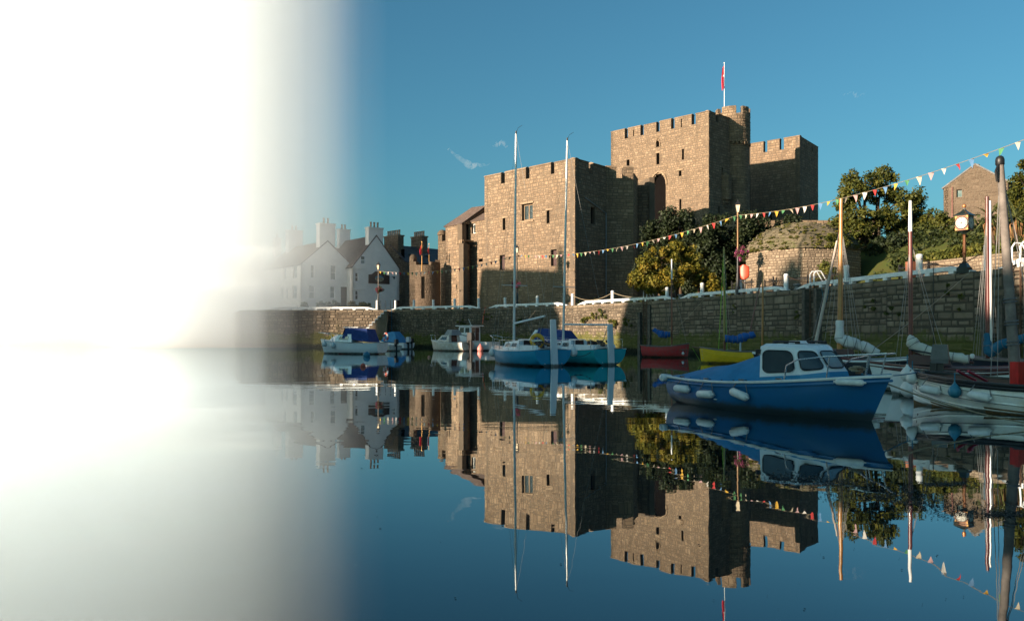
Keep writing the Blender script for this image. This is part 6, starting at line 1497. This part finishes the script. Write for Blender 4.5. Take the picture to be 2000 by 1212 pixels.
# --- navy boat with the varnished mast and white sail bundle ------------------------------------------
nv = Boat('gaff_boat', 'near black gaff boat with a varnished mast and white sail bundle', 'sailing boat', at(1650,745,24.0).xy, Vector((-.93,.37)), 4.6, 1.8, (.95,.8,1.0), .3, .8, .45, 2.2, .3, 2.6, 1.4)
nv.hull(NAVY, ANTI, line=.04); nv.deck(BROWN, camber=.04); nv.rub(GEL, .035)
f0 = nv.loc(at(1640,690,24)); t1 = nv.loc(at(1643,388,24)); nv.mast((f0.x,f0.y,.75), tuple(t1), .085, .05, VARNISH); 
furled(nv, [nv.loc(at(1640,625,24)), nv.loc(at(1640,662,24)), nv.loc(at(1660,668,23.9)), nv.loc(at(1690,678,23.8)), nv.loc(at(1716,690,23.7))], [.1,.13,.17,.16,.15,.1], SAILW, 6, seed=8)
nv.tube([tuple(nv.loc(at(1588,694,24.3))), tuple(nv.loc(at(1635,470,24.1)))], [.055,.03], 'topmast_spar', paint('bleached_spar', (.5,.42,.36), .6))
for x_, lab in ((1655,0),(1668,1),(1676,2),(1684,3)): nv.stay(tuple(nv.loc(at(1643,440,24))), tuple(nv.loc(at(x_+2,700,23.6))), name='shroud')
for x_ in (1605,1618,1575): nv.stay(tuple(nv.loc(at(1643,440,24))), tuple(nv.loc(at(x_,705,24.3))), name='shroud')
nv.stay(tuple(nv.loc(at(1639,640,24))), tuple(nv.loc(at(1602,648,24.2))), IRON, .012, 'lashing')
b = MB(); b.box((.3,0,.98), (1.2,.8,.3), top=.85); b.build('hatch', BROWN, nv.r); b = MB(); b.box((-1.95,0,1.0), (.1,.12,.3)); b.build('tiller_post', VARNISH, nv.r)
# --- white boat with the dark red mast -----------------------------------------------------------------
mr = Boat('gaff_boat', 'white hulled boat with a dark red mast and cream sail bundle', 'sailing boat', at(1830,760,22.6).xy, Vector((-.88,.47)), 4.6, 1.8, (.72,.66,.9), .3, .8, .45, 2.2, .3, 2.6, 1.4)
mr.hull(GEL, ANTI, line=.04); mr.deck(BROWN, camber=.04); mr.rub(DKVARN, .04); mr.rub(GREYWOOD, .02, -.1, 'lower_strake')
f0 = mr.loc(at(1779,718,22.9)); tm = mr.loc(at(1778,452,22.9)); t1 = mr.loc(at(1778,392,22.9)); mr.mast((f0.x,f0.y,.6), tuple(tm), .062, .055, DKVARN); mr.mast(tuple(tm), tuple(t1), .055, .04, WPAINT, 'mast_top')
furled(mr, [mr.loc(at(1776,655,22.9)), mr.loc(at(1786,675,22.8)), mr.loc(at(1830,692,22.5)), mr.loc(at(1892,702,22.0))], [.05,.17,.16,.15,.13,.12], CREAM, 5, seed=11, lump=.06)
mr.tube([tuple(mr.loc(at(1784,688,22.8))), tuple(mr.loc(at(1902,708,22.0)))], .04, 'boom', BROWN); b = MB(); b.lathe([(.03,0),(.06,.03),(.06,.1),(.03,.13)], mr.loc(at(1899,700,22.0)), 8); b.build('boom_lamp', FEND, mr.r)
for x_ in (1748,1757,1838,1851): mr.stay(tuple(mr.loc(at(1779,470,22.9))), tuple(mr.loc(at(x_,712,22.7))), name='shroud')
b = MB(); b.box((.2,0,.86), (1.1,.8,.26), top=.85); b.build('hatch', BROWN, mr.r)
# --- boat with the blue sail at the right edge ------------------------------------------------------------
bs = Boat('gaff_boat', 'dark boat at the right edge with twin masts and a blue sail bundle', 'sailing boat', at(1985,742,25.6).xy, Vector((-.6,.8)), 5.2, 1.9, (.85,.75,.95), .3, .8, .45, 2.2, .3, 2.6, 1.4)
bs.hull(NAVY, ANTI, line=.04); bs.deck(GREYWOOD, camber=.04); bs.rub(GREYWOOD, .035)
f0 = bs.loc(at(1930,712,26)); bs.mast((f0.x,f0.y,.6), tuple(bs.loc(at(1928,384,26))), .075, .05, DKVARN); f1 = bs.loc(at(1936,712,25.8)); bs.mast((f1.x,f1.y,.6), tuple(bs.loc(at(1934,392,25.8))), .035, .03, ALU, 'aluminium_pole')
furled(bs, [bs.loc(at(1927,650,25.9)), bs.loc(at(1932,690,25.8)), bs.loc(at(1950,675,25.6)), bs.loc(at(1985,664,25.2)), bs.loc(at(2040,650,24.8))], [.07,.16,.16,.14,.13], SAILT, 4, seed=14)
for x_ in (1898,1910,1918,1945,1952,1905): bs.stay(tuple(bs.loc(at(1929,410,26))), tuple(bs.loc(at(x_,712,25.8))), name='shroud')
# --- white tender with a blue grey transom -------------------------------------------------------------------
td = Boat('tender', 'small white tender with a blue grey transom and red stern board', 'dinghy', at(1868,772,20.3).xy, Vector((-.84,.54)), 2.9, 1.35, (.7,.6,.7), .2, .85, .45, 2.0, .2, 2.6, 1.4)
td.hull(GEL, ANTI, GREYP, line=.02); td.inside(GEL, .15); td.rub(BROWN, .035)
b = MB(); b.box((-1.42,0,.62), (.06,1.1,.5), top=.95); b.build('transom_board', GREYP, td.r)
for yy in (-.28, 0, .28): b = MB(); b.box((-1.46,yy,.84), (.03,.04,.16)); b.build('transom_bracket', IRON, td.r)
outboard(td, (.55,-.45,.72), 'grey outboard motor clamped to the tender', 1.25, paint('outboard_grey', (.06,.07,.08), .4))
# --- white clinker boat at the right --------------------------------------------------------------------------
cl_ = Boat('clinker_boat', 'white clinker built boat with a red inside and many fenders', 'rowing boat', (10.42,16.45), Vector((-.55,.835)), 4.9, 1.95, (.66,.58,.74), .3, .8, .45, 2.4, .05, 2.1, 1.25)
CLW = paint('clinker_white', (.8,.8,.78), .5, .12, 3, dirt=(.66,.6,.5), weed=.1); cl_.hull(CLW, paint('rust_stained_bottom', (.25,.14,.06), .8, .3, 4, dirt=(.06,.045,.03)), line=.1)
cl_.inside(BROWN, .2); cl_.rub(IRON, .045); cl_.rub(IRON, .04, -.07, 'rubbing_band'); cl_.strake_lines((.86,.72,.58,.46), CLW, .016)
cl_.strake_lines((.845,.705,.565), MATS['grey_wool'], .006, 'lap_seam')
for x in (-1.2,-.1,1.1): b = MB(); b.box((x,0,.45), (.26, cl_.b(.5+x/cl_.L)*1.8, .04)); b.build('thwart', PINKR, cl_.r)
b = MB(); b.box((cl_.L*.46,0,.3), (.08,.07,.95)); b.build('stem_post', GREYWOOD, cl_.r)
q = cl_.loc(at(1988,752,16.3)); b = MB(); b.box((q.x,q.y,.78), (.16,.3,.5)); b.build('mast_clamp', paint('bright_red_box', (.6,.02,.015), .4), cl_.r)
for sx in (0, .22): b = MB(); b.tube([(q.x+.75+sx, q.y-.3, .6), (q.x+.85+sx, q.y+.25, .82)], .03, 6); b.build('oar_crutch', PINKR, cl_.r)
om = cl_.loc(at(1986,745,16.3)); ot = cl_.loc(at(1953,312,16.6))
cl_.mast((om.x, om.y, .25), tuple(ot), .105, .065, GREYWOOD, 'old_mast', 12); b = MB(); b.lathe([(.068,-.12),(.085,-.1),(.085,0),(.07,.05),(.03,.08)], ot, 10); b.tube([ot+Vector((0,.05,-.1)), ot+Vector((0,.16,-.25)), ot+Vector((0,.1,-.45))], .03, 6); b.build('masthead_block', IRON, cl_.r, smooth=50)
for zz in (1.35, 1.75, 2.2): p_ = Vector((om.x,om.y,.25)).lerp(ot, (zz-.25)/(ot.z-.25)); b = MB(); b.tube([p_+Vector((.115*math.cos(a_), .115*math.sin(a_), .01*a_)) for a_ in [2*PI*i/10 for i in range(21)]], .014, 5); b.build('rope_lashing', MATS['grey_wool'], cl_.r)
for px, py in ((1935,640),(1948,640),(1996,640),(2040,650),(2030,560)): cl_.stay(tuple(ot-Vector((0,0,.12))), tuple(cl_.loc(at(px, py+95, 16.5))), WIRE, .008, 'shroud')
for t_, dz, k_, lab in ((.965,-.13,'p','crammed under the clinker boat bow'), (.84,-.28,'c','first along the clinker boat bow'), (.71,-.22,'b','blue pear shaped'), (.6,-.25,'c','right of the blue pear on the clinker boat'), (.4,-.2,'p','pear shaped, rightmost on the clinker boat')):
    sgn = 1 if cl_.W(0,1,0).x < cl_.W(0,-1,0).x else -1
    c = side(cl_, t_, .9, .1, sgn); c.z = cl_.sheer(t_)+dz
    if k_ == 'c': fender(c, Vector((.55,-.835,-.1)), .42, .085, 'white cylinder fender '+lab, FEND, up=(.1,.04,.28))
    else: fender(c, None, 0, .13, ('teal ' if k_ == 'b' else 'white ')+'fender '+lab, FENDB if k_ == 'b' else FEND, 'round_fender', up=.2)
for px, py, rr_, lab in ((1772,732,.17,'upper round white buoy between the navy boat and clinker boat'), (1775,760,.2,'lower round white buoy between the navy boat and clinker boat')):
    c = at(px, py, 20.2); fender(c, None, 0, rr_, lab, FEND, 'round_fender', up=.25)
# --- ropes ---------------------------------------------------------------------------------------------------
def rope(a, b_, s, label, m=ROPE, rad=.014):
    o = MB(); o.tube([p-a for p in sag(a, b_, s, 14)], rad, 5); tag(o.build('mooring_rope', m, loc=a), label, 'rope', 'mooring ropes')
rope(bb.W(2.3,0,.85), at(1880,850,14.4)*1 if False else Vector((9.3,13.6,.0)), .15, 'mooring rope from the blue boat bow down into the water', ROPE, .013)
rope(bb.W(2.3,-.05,.85), cl_.W(2.3,0,.74), .06, 'blue rope between the blue boat bow and the clinker boat', BLUEROPE, .013)
rope(at(1515,688,40), Vector((*on_quay(1620, -.1)[0], 1.9)), .12, 'yellow rope from behind the blue boat to the quay wall', ROPE, .02)
rope(mr.W(1.9,0,.9), Vector((*on_quay(1893, .1)[0], QZ+.05)), .1, 'long slack rope from the quay edge by the clock across the wall', ROPE, .014)
rope(rd.W(-1.2,0,.5), Vector((*on_quay(1376, .1)[0], QZ)), .3, 'thin rope from the red dinghy up to the quay', ROPE, .01)
rope(d2.W(1.8,0,.8), Vector((*on_quay(758, .1)[0], QZ)), .3, 'pale rope from the covered dinghy up to the steps', ROPE, .02)
rope(Vector((*on_quay(766, -.1)[0], QZ)), Vector((*on_quay(766.5, -.15)[0], .1)), 0, 'blue rope hanging straight down beside the steps', BLUEROPE, .03)
rope(y2.W(-2.9,.9,.8), y1.W(-2.4,-1.0,.8), .35, 'slack dark rope between the two yacht sterns', IRON, .014)
rope(y1.W(2.4,.5,.9), Vector((*on_quay(1050, .1)[0], QZ)), .4, 'rope from the blue yacht up to the quay post', ROPE, .014)
rope(Vector((*on_quay(1606, -.05)[0], QZ)), Vector((*on_quay(1621, -.05)[0], QZ)), .9, 'teal rope loop hung on the wall beside the ladder', BLUEROPE, .014)
p_, d_ = on_quay(947, .1); rope(Vector((p_.x, p_.y, QZ+.1)), Vector((p_.x-.3, p_.y-.35, QZ-1.6)), -.25, 'rusty orange hose over the quay edge', FENDP, .05)
p_, d_ = on_quay(1826, -.08); rope(Vector((p_.x, p_.y, QZ+.35)), Vector((p_.x, p_.y, .3)), 0, 'dark chain hanging down the wall from the long beam', IRON, .02)
# --- floating weed and specks ------------------------------------------------------------------------------------
WEED = leafmat('floating_weed', [(0,(.008,.008,.006)),(.6,(.02,.018,.012)),(1,(.16,.15,.13))], .0)
n = 5200; k = 0; Vs = []; ts = []
patches = [(1560,935,80,10),(1640,945,90,8),(1700,965,120,16),(1760,975,100,18),(1830,985,90,16),(1900,1000,90,12),(1960,1005,60,8),(1850,945,60,5)]
for i in range(n):
    if R.random() < .985:
        cx, cy, wx, wy = R.choice(patches); px, py = R.gauss(cx, wx*.5), R.gauss(cy, wy*.55)
    else: px, py = R.uniform(600, 2000), 700+500*R.random()**.8
    if py < 745 or px > 2080: continue
    Yq = ground_y(py); x = (px-1000)/1600*Yq; s = R.uniform(.005,.02)*min(1, Yq/9); a = R.uniform(0, PI); e = R.uniform(.25,.8)
    q = [(-s,0),(0,-s*e),(s,0),(0,s*e)]; z = .004
    for j, (u, v) in enumerate(q): Vs.append((x+u*math.cos(a)-v*math.sin(a), Yq+u*math.sin(a)+v*math.cos(a), z+(.004 if j % 2 else 0)))
    ts += [R.random()]*4; k += 1
b = MB(); b.v = Vs; b.t = ts; b.f = [(4*i,4*i+1,4*i+2,4*i+3) for i in range(k)]; b.m = [0]*k
tag(b.build('floating_weed', WEED), 'scatter of dark floating weed and leaves on the harbour water', 'weed', kind='stuff')
# --- clouds: a few small wisps high up ---------------------------------------------------------------------------
cm = bpy.data.materials.new('cloud_wisp'); cm.use_nodes = True; cn_ = cm.node_tree; cn_.nodes.remove(cn_.nodes['Principled BSDF'])
cv_ = cn_.nodes.new('ShaderNodeVolumePrincipled'); cv_.inputs['Density'].default_value = .006; cv_.inputs['Color'].default_value = (1,1,1,1); cn_.links.new(cv_.outputs[0], cn_.nodes['Material Output'].inputs['Volume'])
def wisp(label, px, py, w_, h_, ang, seed):
    rr = random.Random(seed); Yc = 1900; c = at(px, py, Yc); k = Yc/1600; r = bpy.data.meshes.new('cloud'); b = MB(); P = []; Rr = []; n_ = 14
    for i in range(n_+1):
        t = i/n_; P.append((w_*k*(t-.5)*math.cos(ang), rr.uniform(-20,20), w_*k*(t-.5)*math.sin(ang)+h_*k*.5*math.sin(t*5+seed))); Rr.append(max(1.5, h_*k*(.15+.85*math.sin(PI*t)**1.4)*rr.uniform(.6,1.1)*.5))
    b.tube(P, Rr, 10); o = b.build('cloud', cm, loc=c, smooth=80)
    bm = bmesh.new(); bm.from_mesh(o.data); bmesh.ops.recalc_face_normals(bm, faces=bm.faces); bm.to_mesh(o.data); bm.free()
    tag(o, label, 'cloud', 'wisps of cloud')
wisp('faint cloud wisp left of the blue yacht mast', 915, 312, 90, 16, -.35, 2)
wisp('small faint cloud just left of the yacht masthead', 978, 284, 34, 10, -.3, 5)
wisp('tiny cloud streak high over the right tower', 1668, 185, 40, 5, .1, 7)
